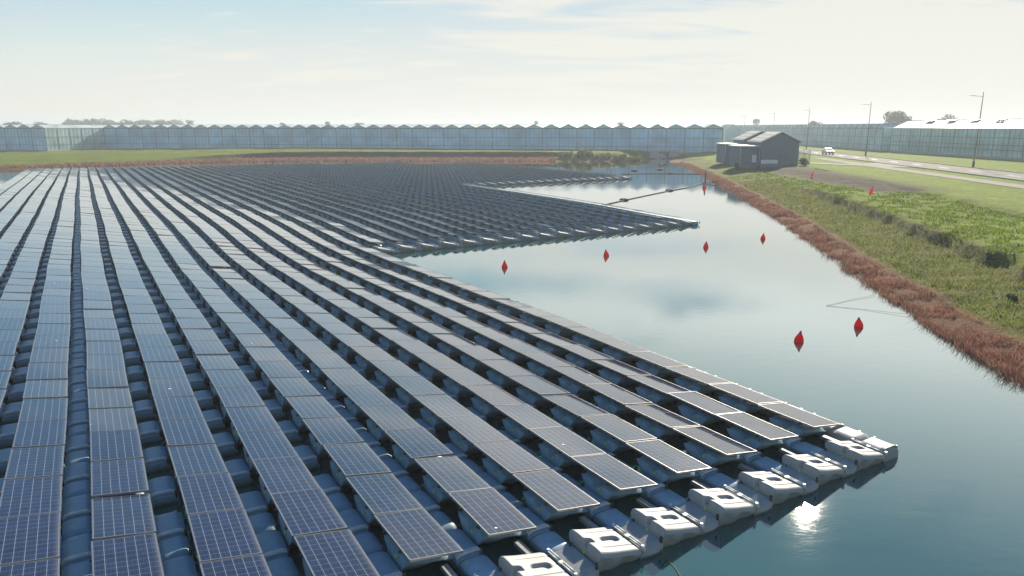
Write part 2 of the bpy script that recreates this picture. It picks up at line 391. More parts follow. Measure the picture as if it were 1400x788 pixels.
# ------------------------------------------------------------------ terrain
POND = [(15.0, 12), (14.9, 17.2), (15.4, 20.2), (15.7, 22.6), (16.0, 25.2), (16.7, 28.9), (17.2, 32.0), (18.3, 38.5), (20.4, 49.2), (22.6, 60.8), (25.5, 80.0), (29.0, 103.5),
        (31.6, 122.2), (34.0, 143.3), (34.6, 158.0), (37.0, 168), (35.5, 174), (32.0, 172), (29.5, 163), (16.1, 159.5), (4.9, 161.8), (-16.5, 161.8), (-46.1, 161.8), (-59.6, 158.4), (-69.6, 152.0),
        (-81.6, 140.6), (-88.0, 133.1), (-93.0, 127.5), (-108, 112), (-170, 85), (-230, 20), (-200, -90), (-20, -110), (12, -60), (14.2, -10)]
PD = np.array(POND, float)
def vnoise(x, y, s, seed=0):
    """smooth value noise"""
    x = x / s; y = y / s; xi = np.floor(x).astype(int); yi = np.floor(y).astype(int); fx = x - xi; fy = y - yi
    fx = fx * fx * (3 - 2 * fx); fy = fy * fy * (3 - 2 * fy)
    def h(a, b):
        v = np.sin(a * 127.1 + b * 311.7 + seed * 74.7) * 43758.5453; return v - np.floor(v)
    return (h(xi, yi) * (1 - fx) + h(xi + 1, yi) * fx) * (1 - fy) + (h(xi, yi + 1) * (1 - fx) + h(xi + 1, yi + 1) * fx) * fy
def sdf(x, y):
    """distance outward from the shore (negative inside the pond)"""
    x = np.asarray(x, float); y = np.asarray(y, float)
    d = np.full(x.shape, 1e9); ins = np.zeros(x.shape, bool)
    for i in range(len(PD)):
        a = PD[i]; b = PD[(i + 1) % len(PD)]; e = b - a
        t = np.clip(((x - a[0]) * e[0] + (y - a[1]) * e[1]) / (e @ e), 0, 1)
        d = np.minimum(d, np.hypot(x - a[0] - e[0] * t, y - a[1] - e[1] * t))
        cond = ((a[1] > y) != (b[1] > y))
        with np.errstate(divide='ignore', invalid='ignore'):
            xx = (b[0] - a[0]) * (y - a[1]) / (b[1] - a[1] + 1e-12) + a[0]
        ins ^= cond & (x < xx)
    return np.where(ins, -d, d)
def sst(a, b, v):
    t = np.clip((v - a) / (b - a), 0, 1); return t * t * (3 - 2 * t)
def height(x, y):
    x = np.asarray(x, float); y = np.asarray(y, float)
    s = sdf(x, y)
    s = s + (vnoise(x, y, 1.7, 3) - .5) * .5 * (s > -2) + (vnoise(x, y, 5, 4) - .5) * .5
    # right bank
    sc = sst(5, 16, y) * (1 - sst(70, 84, y))              # scarp present
    w = (vnoise(x, y, 3.1, 8) - .5) * 1.6 + (vnoise(x, y, .9, 9) - .5) * .5
    zr = np.interp(s, [-6, -1.2, 0, 2.5, 6.2, 13.0, 17.0, 400], [-1.6, -.5, 0, .38, .80, 1.45, 1.62, 1.62])
    st = sst(6.0, 6.5, s + w * .5)
    zr = zr + sc * .56 * (st - sst(7.5, 12.5, s)) * (s < 30)
    zr = zr - .30 * np.exp(-((s - 15.0 + w * .3) / .55) ** 2) * sst(30, 45, y) * (1 - sst(84, 95, y))
    zr = zr + (vnoise(x, y, .8, 11) - .5) * .16 * (s > 1) * (s < 16) + (vnoise(x, y, .33, 12) - .5) * .07 * (s > 1) * (s < 16)
    # soil mound in front of the sheds
    mseg = np.exp(-(((x - 38.6 - (y - 78) * .07) / 2.6) ** 2)) * sst(70, 80, y) * (1 - sst(108, 114, y))
    zr = zr + .35 * mseg
    # far bank
    zt = np.interp(x, [-120, -60, 30], [1.0, 1.85, 1.85])
    zb = np.interp(s, [-6, -1.2, 0, 2, 7.3], [-1.6, -.5, 0, .28, .42])
    steep = np.interp(x, [-85, -55], [0, 1])
    face = steep * sst(7.8, 8.7, s) + (1 - steep) * sst(5, 28, s) * (.8 + .4 * vnoise(x, y, 3, 5))
    hd = sst(8, 16, x)                                       # hedge part: slope starts at the water
    face = face * (1 - hd) + hd * sst(1.0, 6.5, s)
    zb = zb + (zt - .42) * face
    zb = zb + (vnoise(x, y, 2.1, 21) - .5) * .15 * (s > 1)
    k = sst(30, 40, x - (y - 160) * .35 * 0)                 # right side of the inlet
    k = np.where(y < 140, np.where(x > 10, 1.0, 0.0), k)
    z = zr * k + zb * (1 - k)
    near = np.where((y < 10), np.interp(s, [-6, -1.2, 0, 3, 30], [-1.6, -.5, 0, .5, 1.5]), z)
    z = np.where(y < 10, near, z)
    far = np.interp(np.hypot(x, y), [260, 500], [0, 1])
    return z * (1 - far) + 1.2 * far
def axis(segs):
    out = []
    for a, b, st in segs: out += list(np.arange(a, b - 1e-6, st))
    return np.array(out + [segs[-1][1]])
xs = axis([(-2400, -400, 250), (-400, -160, 30), (-160, 8, 2.0), (8, 13, 1.0), (13, 46, .33), (46, 60, 1.0), (60, 130, 4), (130, 400, 30), (400, 2400, 250)])
ys = axis([(-300, 0, 30), (0, 12, 2), (12, 90, .40), (90, 130, .8), (130, 156, 1.2), (156, 176, .6), (176, 260, 4), (260, 600, 34), (600, 2600, 250)])
X, Y = np.meshgrid(xs, ys, indexing='ij'); Z = height(X, Y)
verts = np.stack([X, Y, Z], -1).reshape(-1, 3)
nx, ny = len(xs), len(ys); idx = np.arange(nx * ny).reshape(nx, ny)
faces = np.stack([idx[:-1, :-1], idx[1:, :-1], idx[1:, 1:], idx[:-1, 1:]], -1).reshape(-1, 4)
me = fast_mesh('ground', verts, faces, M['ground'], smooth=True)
sd_ = sdf(X, Y)
soil = np.exp(-(((X - 38.6 - (Y - 78) * .07) / 3.6) ** 2)) * sst(64, 72, Y) * (1 - sst(114, 120, Y)) * 1.2
soil = np.maximum(soil, .75 * sst(33, 36, X) * (1 - sst(39, 41, X)) * sst(150, 156, Y) * (1 - sst(172, 178, Y)))
farface = np.exp(-((sd_ - 8.4) / .9) ** 2) * (Y > 120) * sst(-85, -60, X) * (1 - sst(8, 16, X))  # steep far face toned dark as soil to deepen its shade
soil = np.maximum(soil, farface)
scarp = np.exp(-((sd_ - 6.2) / .35) ** 2) * sst(8, 18, Y) * (1 - sst(70, 84, Y)) * .6
right = (X > 12) & (Y > 5)
lush = np.where(right, sst(6.3, 7.5, sd_) * .75 + sst(15.5, 17, sd_) * .2, np.where(sd_ > 8, .38, .2))
lush = lush * (1 - .5 * np.exp(-((sd_ - 15.0) / .8) ** 2) * right)
redm = np.where(right, (1 - sst(1.3, 2.6, sd_)), (1 - sst(5.0, 8.0, sd_)) * (1 - sst(8, 14, X)) * .75)
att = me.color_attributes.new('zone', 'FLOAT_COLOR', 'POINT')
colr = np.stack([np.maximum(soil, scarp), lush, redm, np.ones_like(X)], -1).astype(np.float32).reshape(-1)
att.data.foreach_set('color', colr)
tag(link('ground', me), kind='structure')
# water: a sheet over the pond only as far as the banks hide it
wb = MB(); wb.quad([(-240, -120, 0), (60, -120, 0), (60, 180, 0), (-240, 180, 0)])
tag(link('water', wb.mesh('water', M['water'])), kind='structure')

# ------------------------------------------------------------------ floating array
YAW, X0, Y0, P, L = .54088, .5433, -14.712, 1.46689, 1.68
cy_, sy_ = cos(YAW), sin(YAW)
FIRST, LAST = -6, 46
def front(r): return 3 if r <= 10 else (-16 if r <= 28 else -41)       # last panel column (near end)
def back(r): return -78 if r <= 28 else (-75 if r <= 38 else -68)
def warp(gx, gy):
    r = gx / P
    w = np.interp(r, [-7, -4, 0, 3, 11, 20, 28, 47], [1.7, 1.25, .43, -.26, -1.3, -.4, 0, 0])
    d = w * min(1.4, max(gy, 0) / 128) ** 2
    d += np.interp(r, [11, 28, 47], [0, .75, 1.7]) * float(sst(24, 44, gy))
    d += -.8 * math.exp(-((gy - 25) / 13) ** 2) * float(sst(1, 10, r)) * float(1 - sst(28, 36, r))
    d += .03 * sin(gy * .16 + r * .4) + .012 * sin(gy * .7 + r * 2.3)
    return gx + d, gy + .03 * sin(r * 1.7 + gy * .2)
def W2(gx, gy):
    gx, gy = warp(gx, gy); dx = gx - X0; dy = gy - Y0
    return dx * cy_ - dy * sy_, dx * sy_ + dy * cy_
def frame_at(gx, gy):
    """world position and heading of the array grid at a grid point (heading 0: rows run along world Y)"""
    a = W2(gx, gy - .5); b = W2(gx, gy + .5)
    return W2(gx, gy), math.atan2(-(b[0] - a[0]), b[1] - a[1])
ZH, TILT = .655, math.radians(9)
PW, PL = .99, 1.640

def float_top(hi, lo, u, v, fine=True):
    """height over the main float; u across the row from the high side, v along it"""
    z = hi + (lo - hi) * u ** .85
    e = min(u / .06, (1 - u) / .10, v / .09, (1 - v) / .09, 1.0)
    z -= .09 * (1 - math.sqrt(max(0, 1 - (1 - e) ** 2)))
    nt_ = max(0.0, 1 - (abs(v - .5) / .085) ** 3) * max(0.0, min(1, (.20 - u) / .07)); z -= .15 * min(1, nt_ * 1.6)   # notch between the two humps
    if fine:
        z += .022 * max(0, sin(pi * min(1, abs(v - .5) * 2))) * max(0, 1 - u / .35)
        du = max(0, abs(u - .60) - .11) / .09; dv = (v - .5) / .085; q = math.sqrt(du * du + dv * dv)
        if q < 1.25: z -= .065 * min(1, (1.25 - q) / .45)
        for vv in (.22, .78):
            if u > .22: z -= .022 * math.exp(-((v - vv) / .016) ** 2)
        if u > .25 and q > 1.3: z -= .014 * math.exp(-((v - .5) / .014) ** 2)
    return z
def float_mb(nu, nv, fine, x0=.05, x1=.94, y0=.22, y1=1.22, hi=.50, lo=.30, mb=None, cut=(.16, .26)):
    mb = mb or MB()
    def wav(v): return .03 * sin(v * pi * 3) ** 2
    def fn(u, v):
        x = x0 + (x1 - x0) * u; y = y0 + (y1 - y0) * v
        return (x, y, float_top(hi, lo, u, v, fine))
    mb.grid(fn, nu, nv)
    # hull below the rim, one closed loop; the two ends sweep inwards under the float
    rim = [(0, j / nv) for j in range(nv, 0, -1)] + [(i / nu, 0) for i in range(nu)] + [(1, j / nv) for j in range(nv)] + [(i / nu, 1) for i in range(nu, 0, -1)]
    k = len(mb.v); nr = len(rim); xc, yc = (x0 + x1) / 2, (y0 + y1) / 2
    for u, v in rim:
        x, y, z = fn(u, v); ex = 1 if x > xc else -1
        cu_ = (v - .5) * 2; wav_ = .02 * sin(u * pi * 4)
        px_ = .03 * (ex if u in (0, 1) else (u - .5) * 2)
        for fz, o in ((.82, .6), (.45, 1.0), (.12, .4)):
            yo = -cut[0] * cu_ * abs(cu_) ** 3 * (1 - fz) ** 1.3 + (wav_ if v in (0, 1) else 0)
            mb.v.append((x + px_ * o * (.3 if ex < 0 else 1), y + yo, z * fz))
        mb.v.append((x, y - cut[1] * cu_ * abs(cu_) ** 3, -.16))
        mb.v.append((x, y, z))
    for i in range(nr):
        j = (i + 1) % nr
        for q0, q1 in ((4, 0), (0, 1), (1, 2), (2, 3)):
            mb.f.append((k + i * 5 + q0, k + i * 5 + q1, k + j * 5 + q1, k + j * 5 + q0)); mb.m.append(0); mb.sm.append(True)
    return mb
def link_mb(y0, y1, hw=.26, zt=.245, ribs=False, seg=8, mb=None, cxx=1.215):
    """walkway float between two rows: an arched top, ribbed strip at its near end"""
    mb = mb or MB()
    def fn(u, v):
        x = cxx - hw + 2 * hw * u; a = abs(2 * u - 1); y = y0 + (y1 - y0) * v
        e = min(v / .12, (1 - v) / .12, 1.0)
        z = zt - .06 * a ** 5 - .07 * (1 - math.sqrt(max(0, 1 - (1 - e) ** 2)))
        if ribs: z += .010 * (1 if int(u * 14) % 2 else 0)
        return (x, y, z)
    nu = 14 if ribs else seg
    mb.grid(fn, nu, 8, smooth=not ribs)
    for (uu, rev, o) in ((0, True, -1), (1, False, 1)):
        pts = [fn(uu, j / 8) for j in range(9)]
        if rev: pts = pts[::-1]
        k = len(mb.v)
        for x, y, z in pts: mb.v += [(x, y, z), (x + o * .015, y, .05), (x, y, -.14)]
        for i in range(8):
            for j in range(2):
                a = k + i * 3 + j; mb.f.append((a, a + 1, a + 4, a + 3)); mb.m.append(0); mb.sm.append(True)
    for (vv, rev) in ((0, False), (1, True)):
        pts = [fn(i / nu, vv) for i in range(nu + 1)]
        if rev: pts = pts[::-1]
        k = len(mb.v)
        for x, y, z in pts: mb.v += [(x, y, z), (x, y + (-.02 if vv == 0 else .02), .02), (x, y, -.14)]
        for i in range(nu):
            for j in range(2):
                a = k + i * 3 + j; mb.f.append((a, a + 1, a + 4, a + 3)); mb.m.append(0); mb.sm.append(False)
    return mb
def strip_mb(y, w=.10, hw=.25, zt=.25, mb=None, cxx=1.215, n=18):
    mb = mb or MB()
    for i in range(n):
        u0 = i / n; u1 = (i + .72) / n
        zz = [zt + .018 - .06 * abs(2 * u - 1) ** 5 for u in (u0, u1)]
        xa = cxx - hw + 2 * hw * u0; xb = cxx - hw + 2 * hw * u1
        mb.quad([(xa, y, zz[0]), (xb, y, zz[1]), (xb, y + w, zz[1]), (xa, y + w, zz[0])])
        mb.quad([(xa, y, zz[0] - .04), (xb, y, zz[1] - .04), (xb, y, zz[1]), (xa, y, zz[0])])
        mb.quad([(xb, y, zz[1] - .03), (xb, y + w, zz[1] - .03), (xb, y + w, zz[1]), (xb, y, zz[1])])
    return mb
def panel_pt(a, b, h=0.0):
    """a metres across from the high edge, b metres along, h above the glass"""
    return (a * cos(TILT) + h * sin(TILT), .0125 + b, ZH - a * sin(TILT) + h * cos(TILT))
# prototypes, origin at the near end of the panel's high edge, on the water
pm = MB(); pm.quad([panel_pt(.012, .012), panel_pt(PW - .012, .012), panel_pt(PW - .012, PL - .012), panel_pt(.012, PL - .012)], 0,
                   [(.012, .012), (PW - .012, .012), (PW - .012, PL - .012), (.012, PL - .012)])
pm.quad([panel_pt(.012, .012, -.03), panel_pt(.012, PL - .012, -.03), panel_pt(PW - .012, PL - .012, -.03), panel_pt(PW - .012, .012, -.03)], 1)
ME_PANEL = pm.mesh('solar_panel', [M['panel'], M['backsheet']])
fm = MB()
for a0, a1, b0, b1 in ((0, .011, 0, PL), (PW - .011, PW, 0, PL), (.011, PW - .011, 0, .011), (.011, PW - .011, PL - .011, PL)):
    fm.box(a0, a1, b0, b1, -.036, .004, 0, lambda a, b, h: panel_pt(a, b, h))
ME_FRAME = fm.mesh('frame', M['alu'])
ME_BODY = float_mb(8, 14, False, y0=.30, y1=1.34, cut=(.42, .50)).mesh('float_body', M['float'])
bk = MB(); bk.box(-.022, PW + .014, 0, .055, -.075, -.037, 0, lambda a, b, h: panel_pt(a, b, h))
ME_BRK = bk.mesh('bracket', M['dark'])
cp = MB(); cp.tube((.045, .70, .34), (.012, .70, .34), .035, .03, 10); ME_CAP = cp.mesh('cap', M['yellow'])

def make_unit():
    r = empty('floating_solar_panel')
    link('float_body', ME_BODY, r); pn = link('solar_panel', ME_PANEL, r); link('frame', ME_FRAME, pn); link('cap', ME_CAP, r)
    for b in (.36, 1.09): link('bracket', ME_BRK, r).location = (0, b, 0)
    return r
ME_LINK = link_mb(.22, 1.20).mesh('link_float', M['link'])
ME_STRIP = strip_mb(.26, w=.085, zt=.262).mesh('ribbed_strip', M['white'])  # white stands in for sky glow on the strip's plastic
kn = MB(); kn.tube((1.455, 0, .10), (1.455, 0, .275), .028, .024, 8)
ME_KNOB = kn.mesh('hinge_pin', M['dark'])
def pins(r, ys=(.24, 1.18)):
    for y in ys: link('hinge_pin', ME_KNOB, r).location = (0, y, 0)
ME_LINKB = link_mb(1.22, 1.88, zt=.24).mesh('short_link_float', M['link'])
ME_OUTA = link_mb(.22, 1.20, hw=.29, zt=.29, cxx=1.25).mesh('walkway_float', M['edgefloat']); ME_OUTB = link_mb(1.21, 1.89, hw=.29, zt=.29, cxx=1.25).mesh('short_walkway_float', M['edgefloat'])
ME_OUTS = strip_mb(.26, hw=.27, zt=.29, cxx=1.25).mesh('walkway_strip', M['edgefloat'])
kn = MB(); kn.tube((1.535, 0, .12), (1.535, 0, .262), .04, .034, 8); ME_OKNOB = kn.mesh('walkway_pin', M['dark'])

# which units exist
full_gap = lambda r: (r + 1) % 4 == 0
units = []; links = []
for r in range(FIRST, LAST + 1):
    for c_ in range(back(r), front(r) + 1):
        units.append((r, c_))
    lastgap = (r in (10, 28, 46))
    for c_ in range(back(r), front(r) + 2):
        outer = lastgap or (r == 10 and c_ > -16)
        if c_ <= front(r) or lastgap: links.append((r, c_, 'A'))
        nb = front(r + 1) if r < LAST else -99
        edge_open = c_ > nb                                   # nothing to the right: outer walkway
        if c_ == front(r) + 1: links.append((r, c_, 'B'))
        if c_ <= front(r) and (full_gap(r) or c_ >= front(r) - 1 or edge_open): links.append((r, c_, 'B'))
def area_in_frame(pts):
    q = [proj(*p) for p in pts]
    if any(k is None for k in q): return 0
    if all(k[0] < 0 or k[0] > 1400 or k[1] < 0 or k[1] > 788 for k in q): return 0
    return abs(sum(q[i][0] * q[(i + 1) % len(q)][1] - q[(i + 1) % len(q)][0] * q[i][1] for i in range(len(q)))) / 2
def in_view_margin(x, y):
    k = proj(x, y, .4)
    return k is not None and -160 < k[0] < 1560 and k[1] < 1000
def unit_quad(r, c_, xa, xb, ya, yb, z):
    o = []
    for gx, gy in ((xa, ya), (xb, ya), (xb, yb), (xa, yb)):
        w = W2(r * P + gx, -c_ * L + gy); o.append((w[0], w[1], z))
    return o
ua = sorted(((area_in_frame(unit_quad(r, c_, 0, .97, 0, 1.66, .56)), r, c_) for r, c_ in units), reverse=True)
near_units = set((r, c_) for a, r, c_ in ua[:300] if a > 0)
la = sorted(((area_in_frame(unit_quad(r, c_, 1.0, 1.43, *( (.22, 1.2) if t == 'A' else (1.22, 1.88)), .25)), r, c_, t) for r, c_, t in links), reverse=True)
near_links = set((r, c_, t) for a, r, c_, t in la[:300] if a > 0)

def jitter(r, c_):
    R = random.Random(r * 1000 + c_ * 7 + 5)
    tx = R.gauss(0, .0055); ty = R.gauss(0, .008); dz = R.gauss(0, .006)
    if R.random() < .05: tx *= 3; ty *= 2.5
    # slow swell of the whole field
    tx += .0025 * sin(c_ * .31 + r * .5); ty += .004 * sin(c_ * .13 + r * .4)
    return tx, ty, dz
def place(o, r, c_, jit=True):
    (wx, wy), hd = frame_at(r * P, -c_ * L)
    tx, ty, dz = jitter(r, c_) if jit else (0, 0, 0)
    o.location = (wx, wy, dz); o.rotation_euler = (tx, ty, hd)
proto = make_unit(); used = False
byrow = {}
for r, c_ in near_units: byrow.setdefault(r, []).append(c_)
for r in sorted(byrow):
    cs = sorted(byrow[r], reverse=True)
    cut = cs[0] < front(r)
    for i, c_ in enumerate(cs):
        o = proto if not used else copy_tree(proto); used = True
        place(o, r, c_)
        rw = ordw(11 - r) if r <= 10 else None
        if rw is None: lab = 'solar panel %s from the front end of the %s row of the middle block' % (ordw(i + 1), ordw(29 - r))
        elif cut: lab = "solar panel %s up from the photo's bottom edge in the %s row from the water" % (ordw(i + 1), rw)
        else: lab = 'solar panel %s from the front end of the %s row from the open water' % (ordw(i + 1), rw)
        tag(o, lab, 'solar panel', 'floating solar panels in the nearest rows')
# link floats
def make_link(kind):
    r = empty('link_float' if kind == 'A' else 'short_link_float')
    if kind == 'A':
        link('float_shell', ME_LINK, r); link('ribbed_strip', ME_STRIP, r)
    else: link('float_shell', ME_LINKB, r)
    if kind == 'A': pins(r)
    return r
def make_walk(kind):
    r = empty('walkway_float'); link('float_shell', ME_OUTA if kind == 'A' else ME_OUTB, r)
    if kind == 'A': link('ribbed_strip', ME_OUTS, r)
    for y in ((.3, 1.1) if kind == 'A' else (1.5,)): link('hinge_pin', ME_OKNOB, r).location = (0, y, 0)
    return r
pa, pb = make_link('A'), make_link('B'); ua_, ub_ = False, False
grp = {}
for r, c_, t in near_links: grp.setdefault((r, t), []).append(c_)
for (r, t) in sorted(grp):
    for i, c_ in enumerate(sorted(grp[(r, t)], reverse=True)):
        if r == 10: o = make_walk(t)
        elif t == 'A': o = pa if not ua_ else copy_tree(pa); ua_ = True
        else: o = pb if not ub_ else copy_tree(pb); ub_ = True
        place(o, r, c_, False)
        if c_ == front(r) + 1 and t == 'A':
            hd_ = o.rotation_euler.z; o.scale.y = .68; o.location.x += -sin(hd_) * .36; o.location.y += cos(hd_) * .36
        nm = 'ribbed float' if t == 'A' else 'short float'
        if r == 10: lab = '%s %s from the front end of the outer walkway by the open water' % (nm, ordw(i + 1))
        elif r > 10: lab = '%s %s from the front, right of row %s of the middle block' % (nm, ordw(i + 1), ordw(29 - r))
        else: lab = '%s %s from the near end between panel rows %s and %s from water' % (nm, ordw(i + 1), ordw(11 - r), ordw(10 - r))
        tag(o, lab, 'float', 'link floats between the nearest rows')
# the rest of the field as two meshes
fv = []; ff = []; fmi = []; fuv = []
def add_box8(p, mi, top_uv=None):
    b = len(fv); fv.extend(p)
    for k, f in enumerate(((4, 5, 6, 7), (0, 1, 5, 4), (1, 2, 6, 5), (2, 3, 7, 6), (3, 0, 4, 7))):
        ff.append([b + i for i in f]); fmi.append(mi[0] if k == 0 else mi[1])
        fuv.append(top_uv if (k == 0 and top_uv) else [(0, 0)] * 4)
for r, c_ in units:
    if (r, c_) in near_units: continue
    (wx, wy), hd = frame_at(r * P, -c_ * L)
    if not in_view_margin(wx, wy): continue
    tx, ty, dz = jitter(r, c_); tx *= .6; ty *= .6; MM = Matrix.Translation((wx, wy, dz)) @ Matrix.Rotation(hd, 4, 'Z') @ Matrix.Rotation(ty, 4, 'Y') @ Matrix.Rotation(tx, 4, 'X')
    T = lambda p: tuple(MM @ Vector(p))
    q = [(0, 0), (PW, 0), (PW, PL), (0, PL)]
    add_box8([T(panel_pt(a, b, -.036)) for a, b in q] + [T(panel_pt(a, b, 0)) for a, b in q], (0, 1), [(a, b) for a, b in q])
    bq = [(.05, .36, .46), (.94, .36, .27), (.94, 1.28, .27), (.05, 1.28, .46)]
    add_box8([T((a, b, -.1)) for a, b, z in bq] + [T(x) for x in bq], (2, 2))
nfield = len(ff)
me = fast_mesh('far_panel_field', np.array(fv), np.array(ff), [M['panel'], M['alu'], M['float']], fmi)
uvl = me.uv_layers.new(name='UVMap'); uvl.data.foreach_set('uv', np.array(fuv, np.float32).ravel())
tag(link('far_panel_field', me), 'field of small dark floating solar panels filling the far rows of the array', 'solar panels', kind='stuff')
fv, ff, fmi, fuv = [], [], [], []
for r, c_, t in links:
    if (r, c_, t) in near_links: continue
    (wx, wy), hd = frame_at(r * P, -c_ * L)
    if not in_view_margin(wx, wy): continue
    MM = Matrix.Translation((wx, wy, 0)) @ Matrix.Rotation(hd, 4, 'Z'); T = lambda p: tuple(MM @ Vector(p))
    a, b = (.22, 1.2) if t == 'A' else (1.22, 1.88)
    ow = r in (10, 28, 46); x0, x1 = (.955, 1.54) if ow else (.955, 1.475); zt_ = .29 if ow else .24; mk_ = 1 if r == 10 else 0  # near outer walkway takes the sunlit tone, all others the shaded one
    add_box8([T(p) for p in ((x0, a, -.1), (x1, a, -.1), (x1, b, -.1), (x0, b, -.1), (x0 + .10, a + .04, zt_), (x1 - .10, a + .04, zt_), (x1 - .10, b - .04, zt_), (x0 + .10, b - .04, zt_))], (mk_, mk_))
    if t == 'A':
        add_box8([T(p) for p in ((x0 + .08, .26, .2), (x1 - .08, .26, .2), (x1 - .08, .36, .2), (x0 + .08, .36, .2), (x0 + .08, .26, .265), (x1 - .08, .26, .265), (x1 - .08, .36, .265), (x0 + .08, .36, .265))], (1, 1))
        if r in (10, 28, 46):
            add_box8([T(p) for p in ((1.57, .2, .1), (1.63, .2, .1), (1.63, .28, .1), (1.57, .28, .1), (1.58, .21, .27), (1.62, .21, .27), (1.62, .27, .27), (1.58, .27, .27))], (2, 2))
me = fast_mesh('far_link_floats', np.array(fv), np.array(ff), [M['float'], M['edgefloat'], M['dark']], fmi)
tag(link('far_link_floats', me), 'mass of small grey link floats between the far rows of the array', 'floats', kind='stuff')

# front edge floats (no panel): sunlit humped floats, ribbed platforms between them
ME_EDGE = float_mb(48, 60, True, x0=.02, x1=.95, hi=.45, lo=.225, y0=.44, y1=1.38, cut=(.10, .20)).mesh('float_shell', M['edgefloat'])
sb = MB()
for y0, y1 in ((.50, .86), (.94, 1.30)):
    for dx in (0, .055): sb.tube((.965 + dx, y0, .24), (.965 + dx, y1, .24), .017, n=8)
sb.box(.94, 1.03, .86, .94, .16, .255)
for y in (.48, 1.31): sb.tube((.99, y, .12), (.99, y, .27), .035, .03, 8)
ME_BAR = sb.mesh('hinge_bar', M['gwhite'])
def deck_mb(y0, y1, x0, x1, zt, ribs=18):
    mb = MB(); nu = ribs * 2
    def fn(u, v):
        e = min(u / .05, (1 - u) / .05, v / .06, (1 - v) / .06, 1.0)
        return (x0 + (x1 - x0) * u, y0 + (y1 - y0) * v, zt - .05 * (1 - math.sqrt(max(0, 1 - (1 - e) ** 2))) + (.009 if int(u * nu + .5) % 2 else 0))
    mb.grid(fn, nu, 10, smooth=False)
    rim = [(0, j / 10) for j in range(10, 0, -1)] + [(i / nu, 0) for i in range(nu)] + [(1, j / 10) for j in range(10)] + [(i / nu, 1) for i in range(nu, 0, -1)]
    k = len(mb.v)
    for u, v in rim:
        x, y, z = fn(u, v); cv = (v - .5) * 2; arch = .05 * abs(sin(u * pi))
        mb.v += [(x, y, z), (x, y - arch * (1 if v == 0 else 0), z * .5), (x, y - .08 * cv * abs(cv) ** 3, -.14)]
    n_ = len(rim)
    for i in range(n_):
        j = (i + 1) % n_
        for q in (0, 1): mb.f.append((k + i * 3 + q, k + i * 3 + q + 1, k + j * 3 + q + 1, k + j * 3 + q)); mb.m.append(0); mb.sm.append(False)
    return mb
rb = deck_mb(.48, 1.34, .955, 1.485, .225)
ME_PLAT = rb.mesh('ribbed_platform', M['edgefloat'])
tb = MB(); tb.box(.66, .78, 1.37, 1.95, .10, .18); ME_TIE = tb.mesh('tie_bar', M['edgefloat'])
def make_edge():
    r = empty('edge_float'); link('float_shell', ME_EDGE, r); link('hinge_bar', ME_BAR, r); link('cap', ME_CAP, r).location = (-.01, .21, -.12); link('tie_bar', ME_TIE, r); return r
def make_plat():
    r = empty('ribbed_platform'); link('platform_deck', ME_PLAT, r); pins(r, (.52, 1.28))
    for k_ in r.children[1:]: k_.location.z = -.03
    return r
pe, pp = make_edge(), make_plat(); fe = fp = False
for name, rs, blk in (('near', range(10, 2, -1), 'nearest block'), ('mid', range(28, 10, -1), 'middle block'), ('far', range(46, 28, -1), 'farthest block')):
    for i, r in enumerate(rs):
        c_ = front(r) + 1
        e = pe if not fe else copy_tree(pe); fe = True
        place(e, r, c_)
        tag(e, 'pale humped edge float, %s from the tip of the %s, no panel on it' % (ordw(i + 1), blk), 'float', 'pale humped floats along the front edges')
        if i == 0: continue
        p_ = pp if not fp else copy_tree(pp); fp = True; place(p_, r, c_, False)
        tag(p_, 'flat ribbed platform float, %s from the tip of the %s front edge' % (ordw(i), blk), 'float', 'ribbed platforms along the front edges')

# ------------------------------------------------------------------ buoys, ropes, booms
bm_ = MB(); bm_.lathe([(.0, -.26), (.035, -.25), (.10, -.12), (.158, -.02), (.168, .03), (.155, .10), (.12, .19), (.075, .27), (.05, .305)], 20)
ME_BUOY = bm_.mesh('buoy_body', M['red'])
bt = MB(); bt.lathe([(.052, .30), (.048, .325), (.03, .36), (.028, .40), (.0, .402)], 14); ME_TIP = bt.mesh('buoy_tip', M['dark'])
bo = MB(); bo.lathe([(.17, .0), (.176, .012), (.17, .024)], 20); ME_RING = bo.mesh('buoy_ring', M['dark'])
bu = empty('marker_buoy'); link('buoy_body', ME_BUOY, bu); link('buoy_tip', ME_TIP, bu)
blist = [(1092, 467, 0, 'red marker buoy nearest the camera, in open water off the near block'),
         (1174, 447, 0, 'red marker buoy floating closest to the reddish right bank'),
         (690, 366, 0, 'leftmost red marker buoy in the open water beside the near block'),
         (829, 350, 0, 'red marker buoy off the front edge of the middle block, left of its tip'),
         (965, 338.5, 0, "red marker buoy just below the middle block's pointed tip"),
         (1043, 327, 0, 'red marker buoy alone in the pale water between tip and right bank'),
         (963, 257, 0, 'tiny red marker buoy in the narrow far channel by the rope'),
         (485, 220.6, 0, 'tiny red marker buoy at the far shore behind the panels, left one'),
         (517, 220.6, 0, 'tiny red marker buoy at the far shore behind the panels, right one')]
for i, (px, py, z, lab) in enumerate(blist):
    o = bu if i == 0 else copy_tree(bu); x, y = G(px, py); o.location = (x, y, .0)
    o.rotation_euler = (random.uniform(-.16, .16), random.uniform(-.16, .16), random.uniform(0, 6)); s_ = 1.0 if i < 6 else 1.5; o.scale = (s_,) * 3
    tag(o, lab, 'buoy', 'red marker buoys')
for i, (px, py, lab) in enumerate(((1110, 243, 'orange-red buoy standing on the dark soil bank below the grey shed'), (1190, 268, 'orange-red buoy on the grass bank beside the scarp'))):
    o = copy_tree(bu); x, y = G(px, py, 1.4); h = float(height(np.array([x]), np.array([y]))[0]); o.location = (x, y, h + .25); o.scale = (.8, .8, 1.5); o.rotation_euler = (.25, .2, 0)
    tag(o, lab, 'buoy', 'red marker buoys')
